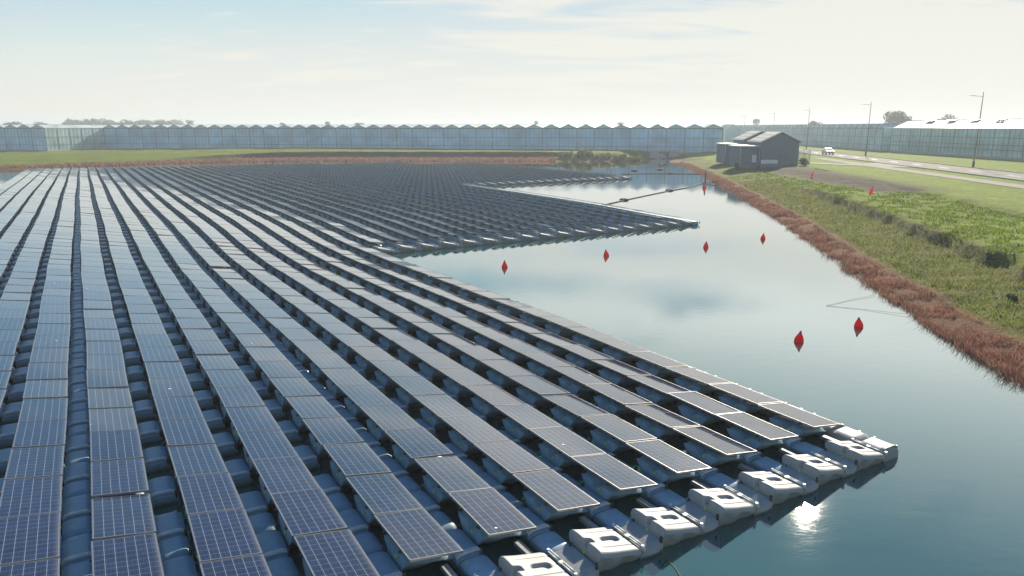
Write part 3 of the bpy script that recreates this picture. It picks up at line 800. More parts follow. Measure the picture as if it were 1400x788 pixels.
def rope(name, pts, r, label, mat_=None, cat='rope', sag=0):
    mb = MB()
    for a, b in zip(pts[:-1], pts[1:]): mb.tube(a, b, r, n=5, caps=False)
    o = link(name, mb.mesh(name, mat_ or M['rope'])); return tag(o, label, cat)
def gz(px, py, z=.0, dz=0): x, y = G(px, py, z); return (x, y, z + dz)
bp = [gz(818, 282, .05), gz(853, 274, .04), gz(885, 267.2, .04), gz(915, 261, .04), gz(938, 257.2, .04), gz(960, 251, .05), gz(985, 248.5, .3)]
rope('mooring_boom', bp, .06, 'dark floating boom line from the middle block towards the right bank', cat='boom')
bp = [gz(850, 238.6, .05), gz(880, 237.6, .04), gz(917, 237.8, .04), gz(958, 238, .05), gz(985, 237.5, .3)]
rope('mooring_boom', bp, .07, "thin boom line across the far channel from the far block's tip", cat='boom')
bf = MB(); bf.lathe([(0, -.05), (.32, -.03), (.42, .08), (.30, .20), (.0, .24)], 12); ME_BF = bf.mesh('boom_float', M['mattdark'])
for i, (px, py, lab) in enumerate(((853, 274, 'dark drum float on the boom, the one nearer the middle block'), (915, 261, 'dark drum float on the boom, the one nearer the right bank'),
                   (867, 234, 'small dark float in the far channel beyond the far block'), (903, 232.5, 'small dark float closest to the culvert inlet'), (917, 237.5, 'small dark float on the far boom line'))):
    o = link('boom_float', ME_BF); x, y = G(px, py); o.location = (x, y, 0); o.scale = (1.5, 1.5, 1) if i > 1 else (1.25, 1.1, .9); tag(o, lab, 'float', 'dark boom floats')
pt = MB(); x, y = G(964, 251); pt.tube((x, y, -1), (x, y, 1.6), .12, .10, 8)
tag(link('mooring_post', pt.mesh('mooring_post', M['dark'])), 'dark mooring post standing in the water near the right bank', 'post')
rope('mooring_rope', [gz(1130, 418, .02), gz(1160, 411, .02), gz(1198, 403, .05)], .006, 'thin upper mooring rope reaching from the water to the right bank')
rope('mooring_rope', [gz(1130, 418, .02), gz(1180, 423, .02), gz(1242, 430, .06)], .006, 'thin lower mooring rope reaching from the water to the right bank')
def onbank(px, py, z):
    x, y = G(px, py, z); return (x, y, float(height(np.array([x]), np.array([y]))[0]) + .12)
rope('mooring_cable', [onbank(1333, 440, .3), onbank(1362, 410, .7), onbank(1385, 385, .9), onbank(1410, 368, 1.0)], .007, 'thin pale mooring cable climbing the grass bank at the right edge', M['drygrass'], 'cable')
rope('anchor_rope', [gz(903, 752, .2), gz(912, 765, .0), gz(925, 780, -.0, .004), gz(936, 800, .0, .003)], .013, 'thin rope trailing from the front edge float into the water', M['drygrass'])

# ------------------------------------------------------------------ reeds and grass (stuff)
def blades(name, x, y, h, w, m, lean=.5, label='', cat='', bend=True):
    n = len(x); z = height(x, y); ok = z > -.12; x, y, z, h, w = x[ok], y[ok], z[ok], h[ok], w[ok]; n = len(x)
    a = rng.uniform(0, 2 * pi, n); lx = rng.normal(0, lean, n) * h; ly = rng.normal(0, lean, n) * h
    dx = np.cos(a) * w / 2; dy = np.sin(a) * w / 2; z = z - .03
    v = np.empty((n, 4, 3)); v[:, 0] = np.stack([x - dx, y - dy, z], -1); v[:, 1] = np.stack([x + dx, y + dy, z], -1)
    v[:, 2] = np.stack([x + lx + dx * .3, y + ly + dy * .3, z + h], -1); v[:, 3] = np.stack([x + lx - dx * .3, y + ly - dy * .3, z + h], -1)
    f = np.arange(n * 4).reshape(n, 4)
    return tag(link(name, fast_mesh(name, v.reshape(-1, 3), f, m)), label, cat, kind='stuff')
def along_shore(n, y0, y1, s0, s1, pw=1.0):
    yy = y0 + (y1 - y0) * rng.random(n) ** pw
    sx_ = np.interp(yy, [p[1] for p in POND[:14]], [p[0] for p in POND[:14]])
    return sx_ + rng.uniform(s0, s1, n), yy
n = 72000; x, y = along_shore(n, 13, 152, -.25, 1.75, 2.1)
cl_ = vnoise(x, y, .7, 31); x, y = x[cl_ > .36], y[cl_ > .36]; fade = np.clip((2.7 - (x - np.interp(y, [p[1] for p in POND[:14]], [p[0] for p in POND[:14]]))) / 2.4, .35, 1)
blades('red_marsh_plants', x, y, rng.uniform(.08, .36, len(x)) * fade * (.45 + vnoise(x, y, 1.1, 77)), rng.uniform(.007, .018, len(x)) * (1 + y / 30), M['reed'], .6, 'fringe of reddish-brown marsh plants along the right water edge', 'marsh plants')
n = 15000; x = rng.uniform(-95, 10, n); sy = np.interp(x, [-95, -81.6, -69.6, -59.6, -46, 10], [127, 140.6, 152, 158.4, 161.8, 161]); y = sy + rng.uniform(0, 7.2, n)
blades('red_marsh_plants', x, y, rng.uniform(.15, .5, n), rng.uniform(.08, .2, n), M['reed'], .4, 'low rust-coloured marsh plants along the far shore', 'marsh plants')
n = 70000; x, y = along_shore(n, 15, 105, 2.2, 15.5, 1.5); k = (vnoise(x, y, .9, 41) > .38) & ((np.abs(x - 38.6 - (y - 78) * .07) > 3.4) | (y < 68)); x, y = x[k], y[k]; sd0 = sdf(x, y); k = (sd0 > 6.3) | (rng.random(len(x)) < .45); x, y = x[k], y[k]
blades('bank_grass', x, y, rng.uniform(.05, .20, len(x)), rng.uniform(.02, .05, len(x)) * (1 + y / 50), M['grass'], .6, 'tufted green grass covering the right bank', 'grass')
n = 16000; x, y = along_shore(n, 15, 95, 2.0, 6.5, 1.5)
blades('dry_bank_grass', x, y, rng.uniform(.05, .22, n), rng.uniform(.012, .03, n) * (1 + y / 50), M['drygrass'], .7, 'straw-coloured dry stems on the lower right bank', 'dry grass')

# ------------------------------------------------------------------ roads
def strip(name, pts_l, pts_r, z, m, kind='structure'):
    mb = MB()
    for i in range(len(pts_l) - 1):
        a, b, c1, d = pts_l[i], pts_r[i], pts_r[i + 1], pts_l[i + 1]
        mb.quad([(a[0], a[1], z), (b[0], b[1], z), (c1[0], c1[1], z), (d[0], d[1], z)])
    o = link(name, mb.mesh(name, m)); return tag(o, kind=kind)
RZ = 1.665
YY = [30, 60, 80, 100, 120, 140, 160, 190, 230, 300, 420]
rl = lambda y: 57.2 + (y - 80) * .115 + max(0, y - 180) * .05
rr = lambda y: 64.8 + (y - 80) * .118 + max(0, y - 180) * .05
strip('road', [(rl(y), y) for y in YY], [(rr(y), y) for y in YY], RZ, M['asphalt'])
strip('cycle_path', [(50.6 + (y - 75) * .115, y) for y in YY[:6]], [(53.3 + (y - 75) * .115, y) for y in YY[:6]], RZ, M['pathc'])
strip('junction', [(56.0, 108), (57.0, 118)], [(rl(108) + .1, 108), (rl(122) + .1, 122)], RZ + .004, M['pathc'])
strip('driveway', [(55.0, 111), (50, 117), (47.2, 121.5)], [(56.0, 117), (52, 122), (47.6, 126)], RZ + .008, M['pathc'])
kb = MB()
for f, w in ((rl, -.14), (rr, .02)):
    for a, b in zip(YY[:-1], YY[1:]):
        x0, x1 = f(a) + w, f(b) + w
        p = [(x0, a, 1.5), (x0 + .12, a, 1.5), (x1 + .12, b, 1.5), (x1, b, 1.5), (x0, a, RZ + .1), (x0 + .12, a, RZ + .1), (x1 + .12, b, RZ + .1), (x1, b, RZ + .1)]
        k = len(kb.v); kb.v += p
        for q in ((4, 5, 6, 7), (0, 1, 5, 4), (1, 2, 6, 5), (2, 3, 7, 6), (3, 0, 4, 7)): kb.f.append(tuple(k + i for i in q)); kb.m.append(0); kb.sm.append(False)
tag(link('kerb', kb.mesh('kerb', M['concrete'])), kind='structure')
mk = MB()
for y in range(60, 300, 9):
    xm = (rl(y) + rr(y)) / 2; xm2 = (rl(y + 3) + rr(y + 3)) / 2
    mk.quad([(xm - .07, y, RZ + .006), (xm + .07, y, RZ + .006), (xm2 + .07, y + 3, RZ + .006), (xm2 - .07, y + 3, RZ + .006)])
tag(link('road_marking', mk.mesh('road_marking', M['white'])), kind='structure')
# grass mound edge strips between path and road come from the ground itself

# ------------------------------------------------------------------ lamps
lm = empty('street_lamp')
m_ = MB(); m_.tube((0, 0, 0), (0, 0, 11.0), .11, .05, 8); link('pole', m_.mesh('pole', M['steelgrey']), lm)
m_ = MB(); m_.tube((0, 0, 0), (0, 0, .9), .17, .16, 8); link('pole_base', m_.mesh('pole_base', M['dark']), lm)
m_ = MB(); m_.tube((0, 0, 10.35), (-1.4, 0, 10.45), .035, .03, 6); arm_o = link('arm', m_.mesh('arm', M['steelgrey']), lm)
m_ = MB(); m_.grid(lambda u, v: (-1.3 - .75 * u, (-.15 + .3 * v) * (1 - .35 * u), 10.44 + .10 * sin(pi * v) * (1 - .6 * u)), 4, 6); m_.quad([(-1.3, -.15, 10.43), (-1.3, .15, 10.43), (-2.05, .1, 10.43), (-2.05, -.1, 10.43)]); link('lamp_head', m_.mesh('lamp_head', M['steelgrey']), arm_o)
for i, (x, y, lab) in enumerate(((69.8, 108.7, 'tall slim street lamp at the right edge of the photo, nearest of the row'), (73.6, 150, 'tall street lamp standing beside the road just right of the silver car'),
                    (81.5, 200, 'third street lamp along the road, behind the silver car'), (90.0, 250, 'fourth street lamp, thin and faint above the grey shed roofs'), (97.5, 305, 'farthest faint street lamp, left above the sheds'))):
    o = lm if i == 0 else copy_tree(lm); o.location = (x, y, 1.62); tag(o, lab, 'street lamp', 'street lamps along the road')

# ------------------------------------------------------------------ car
car = empty('parked_car', (69.2, 158, RZ), math.radians(-8)); car.name = 'silver_car'; car.scale = (.9, .9, .9)
def carbody():
    prof = [(-2.1, .35), (-2.12, .75), (-1.95, .98), (-1.0, 1.08), (-.45, 1.50), (.4, 1.56), (1.4, 1.50), (2.0, 1.05), (2.15, .8), (2.12, .35)]
    mb = MB(); n = len(prof)
    for sgn in (-1, 1):
        mb.quad([(sgn * (.88 if z < 1.1 else .72), y, z) for y, z in (prof if sgn < 0 else prof[::-1])])
    for i in range(n):
        a, b = prof[i], prof[(i + 1) % n]
        wa = .88 if a[1] < 1.1 else .72; wb_ = .88 if b[1] < 1.1 else .72
        mb.quad([(wa, a[0], a[1]), (-wa, a[0], a[1]), (-wb_, b[0], b[1]), (wb_, b[0], b[1])])
    return mb
link('body', carbody().mesh('body', M['car']), car)
m_ = MB(); m_.quad([(-.72, -.97, 1.115), (.72, -.97, 1.115), (.66, -.50, 1.475), (-.66, -.50, 1.475)]); link('windscreen', m_.mesh('windscreen', M['carglass']), car)
for sgn in (-1, 1):
    m_ = MB(); m_.quad([(sgn * .86, -.75, 1.12), (sgn * .86, 1.5, 1.12), (sgn * .74, 1.2, 1.46), (sgn * .74, -.35, 1.46)]); link('side_window', m_.mesh('side_window', M['carglass']), car)
    m_ = MB(); m_.box(sgn * .62 - .17, sgn * .62 + .17, -2.16, -2.09, .68, .84); link('headlight', m_.mesh('headlight', M['lamp_glass']), car)
    for yy in (-1.35, 1.35):
        m_ = MB(); m_.tube((sgn * .68, yy, .33), (sgn * .91, yy, .33), .33, n=16); wh = link('wheel', m_.mesh('wheel', M['tyre']), car)
        m_ = MB(); m_.tube((sgn * .90, yy, .33), (sgn * .93, yy, .33), .20, n=12); link('rim', m_.mesh('rim', M['alu']), wh)
m_ = MB(); m_.box(-.45, .45, -2.17, -2.10, .45, .66); link('grille', m_.mesh('grille', M['dark']), car)
m_ = MB(); m_.box(-.26, .26, -2.185, -2.172, .50, .61); link('number_plate', m_.mesh('number_plate', M['yellow']), car)
tag(car, 'small silver car driving towards the camera on the road behind the sheds', 'car')

# ------------------------------------------------------------------ sheds
def shed(x0, x1, y0, y1, zb, ze, zr, lab):
    r = empty('grey_shed', ((x0 + x1) / 2, y0, zb)); xm = (x0 + x1) / 2; ox, oy, oz = xm, y0, zb
    T = lambda x, y, z: (x - ox, y - oy, z - oz)
    m_ = MB()
    m_.quad([T(x0, y0, zb - .6), T(x1, y0, zb - .6), T(x1, y0, ze), T(xm, y0, zr), T(x0, y0, ze)]); m_.quad([T(x1, y1, zb - .6), T(x0, y1, zb - .6), T(x0, y1, ze), T(xm, y1, zr), T(x1, y1, ze)])
    m_.quad([T(x0, y1, zb - .6), T(x0, y0, zb - .6), T(x0, y0, ze), T(x0, y1, ze)]); m_.quad([T(x1, y0, zb - .6), T(x1, y1, zb - .6), T(x1, y1, ze), T(x1, y0, ze)])
    link('wall', m_.mesh('wall', M['clad']), r)
    sl_ = (zr - ze) / (xm - x0)
    for sg in (-1, 1):
        m_ = MB(); xe = x0 - .3 if sg < 0 else x1 + .3; zz = ze - .3 * sl_
        a = [(xe, zz), (xm, zr)]
        p = []
        for dz in (.02, .16):
            for yy in (y0 - .25, y1 + .25):
                for xx, z_ in (a if yy == y0 - .25 else a[::-1]): p.append(T(xx, yy, z_ + dz))
        k = len(m_.v); m_.v += p
        for q in ((3, 2, 1, 0), (4, 5, 6, 7), (0, 1, 5, 4), (1, 2, 6, 5), (2, 3, 7, 6), (3, 0, 4, 7)): m_.f.append(tuple(k + i for i in q)); m_.m.append(0); m_.sm.append(False)
        rf = link('roof', m_.mesh('roof', M['steelgrey']), r)
        if sg < 0:
            for i in range(3):
                m_ = MB(); t0 = .08 + i * .30; t1 = t0 + .26
                q = lambda t, yy, dz: T(xe + (xm - xe) * t, yy, zz + (zr - zz) * t + dz)
                m_.quad([q(t0, y0 + .2, .21), q(t1, y0 + .2, .21), q(t1, y1 - .2, .21), q(t0, y1 - .2, .21)])
                m_.quad([q(t0, y0 + .2, .16), q(t1, y0 + .2, .16), q(t1, y0 + .2, .21), q(t0, y0 + .2, .21)])
                link('roof_solar_panel', m_.mesh('roof_solar_panel', M['backsheet']), rf)
    m_ = MB(); m_.box(*[v - ox for v in (x0 + .05, x0 + 2.7)], -.06, -.01, .15, .75); link('white_panel', m_.mesh('white_panel', M['white']), r)
    # annexe on the left
    xa = x0 - 3.2; m_ = MB(); m_.box(xa - ox, x0 - ox - .01, .9, y1 - oy - .6, -.6, 2.75); link('annexe', m_.mesh('annexe', M['clad']), r)
    m_ = MB(); m_.box(xa - ox - .3, x0 - ox + .1, .35, y1 - oy - .3, 2.78, 2.98); link('annexe_roof', m_.mesh('annexe_roof', M['gwhite']), r)
    m_ = MB(); m_.box(x0 - ox - 1.15, x0 - ox - .45, .84, .89, .3, 1.5); link('door', m_.mesh('door', M['white']), r)
    m_ = MB(); m_.box(x0 - ox - 2.5, x0 - ox - 1.7, .84, .89, .5, 1.7); link('louvre', m_.mesh('louvre', M['gframe']), r)
    m_ = MB(); m_.tube((xa - ox, .5, -.3), (xa - ox, .5, 2.78), .06, n=6); m_.tube((x0 - ox - .1, .5, -.3), (x0 - ox - .1, .5, 2.78), .06, n=6); link('porch_post', m_.mesh('porch_post', M['gwhite']), r)
    return tag(r, lab, 'shed', 'grey sheds by the water')
shed(39.95, 45.9, 115.5, 122, 1.65, 5.2, 6.65, 'slate-grey gabled shed in front, dark soil below it and car to its right')
shed(41.9, 48.0, 130.5, 137, 1.65, 5.25, 6.7, 'second slate-grey gabled shed, half hidden behind the front one')
# fence beside the front shed
fe_ = empty('mesh_fence', (45.95, 118, 1.6))
for i in range(4):
    m_ = MB(); m_.tube((i * .95, -.0, 0), (i * .95, 0, 2.3), .04, n=6); link('post', m_.mesh('post', M['dark']), fe_)
m_ = MB()
for i in range(48): m_.box(i * .06, i * .06 + .012, -.012, .012, .05, 2.2)
for z_ in (.1, .6, 1.1, 1.6, 2.15): m_.box(0, 2.85, -.016, .016, z_, z_ + .02)
link('mesh', m_.mesh('mesh', M['gframe']), fe_); tag(fe_, 'dark wire mesh fence joined to the right side of the front shed', 'fence')

# ------------------------------------------------------------------ foliage things
def leafcloud(n, lobes, size, seed):
    R = np.random.default_rng(seed); out = []
    w = np.array([l[3] * l[4] * l[5] for l in lobes]); w = w / w.sum(); ch = R.choice(len(lobes), n, p=w)
    d = R.normal(size=(n, 3)); d /= np.linalg.norm(d, axis=1)[:, None]; rad = R.uniform(.45, 1.0, n) ** .6
    Lb = np.array(lobes)[ch]; c = Lb[:, :3] + d * rad[:, None] * Lb[:, 3:6] + R.normal(0, .05, (n, 3)) * Lb[:, 3:6]
    u = R.normal(size=(n, 3)); u /= np.linalg.norm(u, axis=1)[:, None]; v = np.cross(u, R.normal(size=(n, 3))); v /= np.linalg.norm(v, axis=1)[:, None]
    s = (size * R.uniform(.6, 1.4, n))[:, None]
    q = np.stack([c - u * s - v * s * .6, c + u * s - v * s * .6, c + u * s + v * s * .6, c - u * s + v * s * .6], 1)
    return q.reshape(-1, 3), np.arange(n * 4).reshape(n, 4)
def lobes_for(w, h, z0, k, seed, flat=.45):
    R = random.Random(seed); out = [(0, 0, z0 + h * .5, w * .36, w * .34, h * .42)]
    for i in range(k):
        a = R.uniform(0, 2 * pi); t = R.uniform(.25, .62)
        rr_ = w * R.uniform(.14, .25)
        out.append((cos(a) * w * t * .62, sin(a) * w * t * .5, z0 + h * R.uniform(.22, .88), rr_, rr_, rr_ * R.uniform(.6, .95)))
    return out
def tree(x, y, w, h, lab, seed, n=1500, grp='distant trees on the horizon', m='leaf', base=1.2, size=None):
    r = empty('tree', (x, y, base)); v, f = leafcloud(n, lobes_for(w, h * .75, h * .25, 11, seed), size or w * .028, seed)
    link('crown', fast_mesh('crown', v, f, M[m]), r)
    mb = MB(); mb.tube((0, 0, -.3), (0, 0, h * .4), w * .035, w * .022, 8)
    R = random.Random(seed)
    for i in range(6):
        a = R.uniform(0, 6.28); mb.tube((0, 0, h * R.uniform(.25, .38)), (cos(a) * w * .25, sin(a) * w * .22, h * R.uniform(.5, .75)), w * .014, w * .005, 5)
    link('trunk', mb.mesh('trunk', M['bark']), r)
    return tag(r, lab, 'tree', grp)
def far_xy(px, D): return (px - 700) / F * D, D / cos(TH) - CZ * math.tan(TH)
def hpx(dy, D): return CZ + dy * D / F - 1.2
for px, D, wpx, dy, lab, sd2 in ((1222, 330, 40, 21, 'large rounded tree above the right-hand greenhouse roof, between two lamps', 1),
        (1272, 420, 26, 9, 'left half of the low tree pair above the white greenhouse roof', 2), (1292, 420, 36, 13, 'low broad tree at the right of the pair above the white greenhouse roof', 3),
        (1113, 380, 18, 9, 'small dome-shaped tree rising behind the long side wall near the car', 4),
        (262, 560, 12, 10, 'small tree just right of the left-hand wood on the skyline', 5), (389, 600, 12, 6, 'faint small tree above the greenhouse gables left of the tank tower', 6),
        (493, 520, 17, 7.5, 'round dark tree above the greenhouse gables left of centre', 7), (849, 560, 15, 7, 'faint round tree above the greenhouse gables right of centre', 8),
        (834, 620, 14, 5, 'very faint low tree beside the round one right of centre', 9), (22, 470, 34, 6, 'dark tree at the far left edge above the greenhouse roof', 10), (56, 520, 20, 6, 'small dark tree second from the left edge on the skyline', 11)):
    x, y = far_xy(px, D); tree(x, y, wpx * D / F, hpx(dy, D), lab, sd2, 1700)
# far wood on the left skyline
vs, fs, k = [], [], 0
for i in range(44):
    px = random.uniform(84, 252); D = random.uniform(560, 640) if px < 150 or random.random() < .4 else random.uniform(680, 820)
    x, y = far_xy(px, D); w = random.uniform(9, 15); h = hpx(random.uniform(8.5, 12.5), D)
    v, f = leafcloud(420, lobes_for(w, h * .8, h * .15, 7, 100 + i), w * .04, 100 + i); v = v + np.array([x, y, 1.2]); vs.append(v); fs.append(f + k); k += len(v)
tag(link('distant_wood', fast_mesh('distant_wood', np.concatenate(vs), np.concatenate(fs), M['leaf'])), 'hazy wood of leafless and dark trees on the left skyline', 'wood', kind='stuff')
# shrubs on the far bank by the culvert
for i in range(13):
    x = 11.5 + i * 1.5 + random.uniform(-.4, .4); y = 164.2 + random.uniform(-1.2, 1.4); h = random.uniform(.8, 1.3); w = random.uniform(2.2, 3.2)
    r = empty('shrub', (x, y, float(height(np.array([x]), np.array([y]))[0]) - .2)); v, f = leafcloud(700, lobes_for(w, h, 0, 7, 300 + i), .09, 300 + i)
    link('crown', fast_mesh('crown', v, f, M['shrub']), r); mb = MB()
    for j in range(4): mb.tube((0, 0, -.1), (random.uniform(-.6, .6), random.uniform(-.5, .5), h * .7), .03, .012, 5)
    link('trunk', mb.mesh('trunk', M['bark']), r)
    tag(r, 'bushy green-brown shrub, %s from the left in the thicket beside the culvert' % ordw(i + 1), 'shrub', 'shrubs on the far bank')
for i, (px, py, s_, lab) in enumerate(((1100, 228, 1.6, 'low green shrub at the foot of the mesh fence'), (1010, 226, 1.5, 'low shrub below the annexe of the front shed'), (1385, 402, .5, 'small dark weed clump on the bank near the pale cable'))):
    x, y = G(px, py, 1.5 if i < 2 else .8); r = empty('shrub', (x, y, float(height(np.array([x]), np.array([y]))[0]) - .1)); v, f = leafcloud(500, lobes_for(s_, s_ * .8, 0, 6, 400 + i), .05 * s_ + .02, 400 + i)
    link('crown', fast_mesh('crown', v, f, M['shrub']), r); tag(r, lab, 'shrub', 'shrubs on the right bank')
# culvert
cu = empty('culvert', (36.8, 174.5, 0))
m_ = MB(); m_.box(-3.4, 3.6, 0, .5, -.5, .35); m_.box(-3.4, -1.2, 0, .5, .35, 2.1); m_.box(1.2, 3.6, 0, .5, .35, 2.1); m_.box(-1.2, 1.2, 0, .5, 1.75, 2.1); link('headwall', m_.mesh('headwall', M['concrete']), cu)
m_ = MB(); m_.box(-1.15, 1.15, .3, .45, .3, 1.8); link('opening', m_.mesh('opening', M['dark']), cu)
m_ = MB(); m_.grid(lambda u, v: (-.6 - 1.1 * cos(pi * u), -.35 + .3 * v, -.1 + 1.6 * sin(pi * u)), 12, 1); m_.quad([(-1.7, -.35, -.1), (.5, -.35, -.1), (.3, -.35, 1.0), (-.6, -.35, 1.5), (-1.5, -.35, 1.0)]); link('pipe_end', m_.mesh('pipe_end', M['concrete']), cu)
tag(cu, 'small concrete culvert with round pipe end at the far right water inlet', 'culvert')

# ------------------------------------------------------------------ greenhouses
def greenhouse(O, a, b, Nb, Pw, Ln, zb, ze, zr, lab, walls, fr=1.0, bars=4, rails=(.28, .62), crop=True, vents=0, roofm='groof', name='greenhouse'):
    """O corner, a unit along which bays repeat, b unit along the ridges; walls: material keys for a0 gable(front, b=0), side a=0, side a=end, back"""
    r = empty(name, (O[0], O[1], zb)); A = Vector((a[0], a[1], 0)); B = Vector((b[0], b[1], 0))
    T = lambda s, t, z: tuple(A * s + B * t + Vector((0, 0, z - zb)))
    Wd = Nb * Pw; lowz = zb + .45
    m_ = MB()
    for i in range(Nb):
        s0, s1 = i * Pw, (i + 1) * Pw
        m_.quad([T(s0, 0, lowz), T(s1, 0, lowz), T(s1, 0, ze), T((s0 + s1) / 2, 0, zr), T(s0, 0, ze)])
    link('gable_wall', m_.mesh('gable_wall', M[walls[0]]), r)
    m_ = MB()
    for i in range(Nb):
        s0, s1 = i * Pw, (i + 1) * Pw
        m_.quad([T(s1, Ln, lowz), T(s0, Ln, lowz), T(s0, Ln, ze), T((s0 + s1) / 2, Ln, zr), T(s1, Ln, ze)])
    link('gable_wall', m_.mesh('gable_wall', M[walls[3]]), r)
    for s, k in ((0, 1), (Wd, 2)):
        m_ = MB(); m_.quad([T(s, 0, lowz), T(s, Ln, lowz), T(s, Ln, ze), T(s, 0, ze)]); link('side_wall', m_.mesh('side_wall', M[walls[k]]), r)
    m_ = MB()
    for i in range(Nb):
        s0, sm, s1 = i * Pw, (i + .5) * Pw, (i + 1) * Pw
        m_.quad([T(s0, 0, ze + .02), T(sm, 0, zr + .02), T(sm, Ln, zr + .02), T(s0, Ln, ze + .02)]); m_.quad([T(sm, 0, zr + .02), T(s1, 0, ze + .02), T(s1, Ln, ze + .02), T(sm, Ln, zr + .02)])
    rf = link('roof', m_.mesh('roof', M[roofm]), r)
    # low plinth
    m_ = MB()
    for s0, s1, t0, t1 in ((-.06, Wd + .06, -.06, .06), (-.06, Wd + .06, Ln - .06, Ln + .06), (-.06, .06, .06, Ln - .06), (Wd - .06, Wd + .06, .06, Ln - .06)):
        m_.box(s0, s1, t0, t1, zb - .5, lowz, 0, T)
    link('plinth', m_.mesh('plinth', M['concrete']), r)
    # frame
    m_ = MB()
    for t in (0, Ln):
        tt = -.10 if t == 0 else Ln + .02
        for i in range(Nb + 1): m_.box(i * Pw - .07, i * Pw + .07, tt, tt + .08, lowz, ze, 0, T)
        for i in range(Nb * bars): m_.box(i * Pw / bars - .018, i * Pw / bars + .018, tt + .03, tt + .07, lowz, ze, 0, T)
        for q in rails:
            z_ = zb + (ze - zb) * q; m_.box(-.05, Wd + .05, tt + .02, tt + .075, z_ - .05, z_ + .05, 0, T)
    nl = int(Ln / 4.2)
    for s in (0, Wd):
        ss = -.10 if s == 0 else Wd + .02
        for i in range(nl + 1): tt = i * Ln / nl; m_.box(ss, ss + .08, tt - .06, tt + .06, lowz, ze, 0, T)
        for i in range(nl * 3): tt = i * Ln / nl / 3; m_.box(ss + .03, ss + .07, tt - .018, tt + .018, lowz, ze, 0, T)
        for q in rails:
            z_ = zb + (ze - zb) * q; m_.box(ss + .02, ss + .075, -.05, Ln + .05, z_ - .05, z_ + .05, 0, T)
    link('wall_frame', m_.mesh('wall_frame', M['gframe']), r)
    # gutters and ridges, eaves
    m_ = MB()
    for i in range(Nb + 1): m_.box(i * Pw - .10, i * Pw + .10, -.12, Ln + .12, ze - .02, ze + .10, 0, T)
    link('gutter', m_.mesh('gutter', M['gwhite']), rf)
    m_ = MB(); m_.box(-.12, Wd + .12, -.16, -.121, ze - .14, ze + .06, 0, T)
    for i in range(Nb):
        m_.box((i + .5) * Pw - .05, (i + .5) * Pw + .05, -.05, Ln, zr + .0, zr + .10, 0, T)
        for sg in (0, 1):
            s0 = (i + sg) * Pw; sm = (i + .5) * Pw
            k = len(m_.v); m_.v += [T(s0, -.08, ze), T(s0, -.08, ze + .12), T(sm, -.08, zr + .12), T(sm, -.08, zr), T(s0, -.02, ze), T(s0, -.02, ze + .12), T(sm, -.02, zr + .12), T(sm, -.02, zr)]
            for q in ((0, 1, 2, 3), (7, 6, 5, 4), (1, 5, 6, 2)): m_.f.append(tuple(k + j for j in q)); m_.m.append(0); m_.sm.append(False)
    link('gable_trim', m_.mesh('gable_trim', M['gframe']), rf)
    for i in range(vents):
        t0 = 4 + i * (Ln - 8) / max(1, vents); sm = .5 * Pw; m_ = MB()
        sa, za = sm * .70, ze + (zr - ze) * .70
        p = [T(sa - .1, t0, za + .45), T(sa - .1, t0 + 3.2, za + .45), T(sm, t0 + 3.2, zr + .14), T(sm, t0, zr + .14)]
        m_.quad(p); m_.quad([tuple(Vector(v_) + Vector((0, 0, -.05))) for v_ in p[::-1]]); m_.quad([p[0], p[1], tuple(Vector(p[1]) - Vector((0, 0, .05))), tuple(Vector(p[0]) - Vector((0, 0, .05)))])
        link('roof_vent', m_.mesh('roof_vent', M['gframe']), rf)
    if crop:
        m_ = MB(); m_.box(.8, Wd - .8, .8, Ln - .8, zb + .02, zb + .06, 0, T); link('floor', m_.mesh('floor', M['gfloor']), r)
    return tag(r, lab, 'greenhouse', 'greenhouses')
def croprows(lines, zb, lab, h0=1.5, h1=3.2):
    vs, fs, k = [], [], 0
    for (x0, y0, x1, y1) in lines:
        Ld = math.hypot(x1 - x0, y1 - y0); n = int(Ld * 16); t = rng.random(n)
        c = np.stack([x0 + (x1 - x0) * t + rng.normal(0, .22, n), y0 + (y1 - y0) * t + rng.normal(0, .22, n), zb + h0 + (h1 - h0) * rng.random(n) ** .7 + .2 * np.sin(t * Ld * 1.7)], -1)
        u = rng.normal(size=(n, 3)); u /= np.linalg.norm(u, axis=1)[:, None]; v = np.cross(u, rng.normal(size=(n, 3))); v /= np.linalg.norm(v, axis=1)[:, None]; s = .22
        vs.append(np.stack([c - u * s - v * s * .6, c + u * s - v * s * .6, c + u * s + v * s * .6, c - u * s + v * s * .6], 1).reshape(-1, 3)); fs.append(np.arange(n * 4).reshape(n, 4) + k); k += n * 4
    tag(link('crop_rows', fast_mesh('crop_rows', np.concatenate(vs), np.concatenate(fs), M['crop'])), lab, 'crop plants', kind='stuff')
GA = Vector((-124, 220.5)); GB = Vector((52, 179)); ga = (GB - GA).normalized(); gb = Vector((-ga.y, ga.x)); Ltot = (GB - GA).length
NB = 40
greenhouse(GA, ga, gb, NB, Ltot / NB, 60, .9, 7.25, 8.15, 'long pale-blue greenhouse with a row of gables across the far shore', ('gwall', 'gwall2', 'gwall2', 'gwall'))
PWD = Ltot / NB
GC = GA - gb * 21
greenhouse(GC - ga * (PWD * 14), ga, gb, 14, PWD, 80, .9, 7.25, 8.15, 'greenhouse block at the far left edge with a sunlit side wall', ('gwall', 'gwall2', 'gwall2', 'gwall'))
lines = []
for i in range(5):
    p = GC - ga * (1.5 + i * 1.6) + gb * 1; q = p + gb * 40; lines.append((p.x, p.y, q.x, q.y))
croprows(lines, .9, 'green crop rows seen through the sunlit side wall of the left greenhouse', 1.9, 3.3)
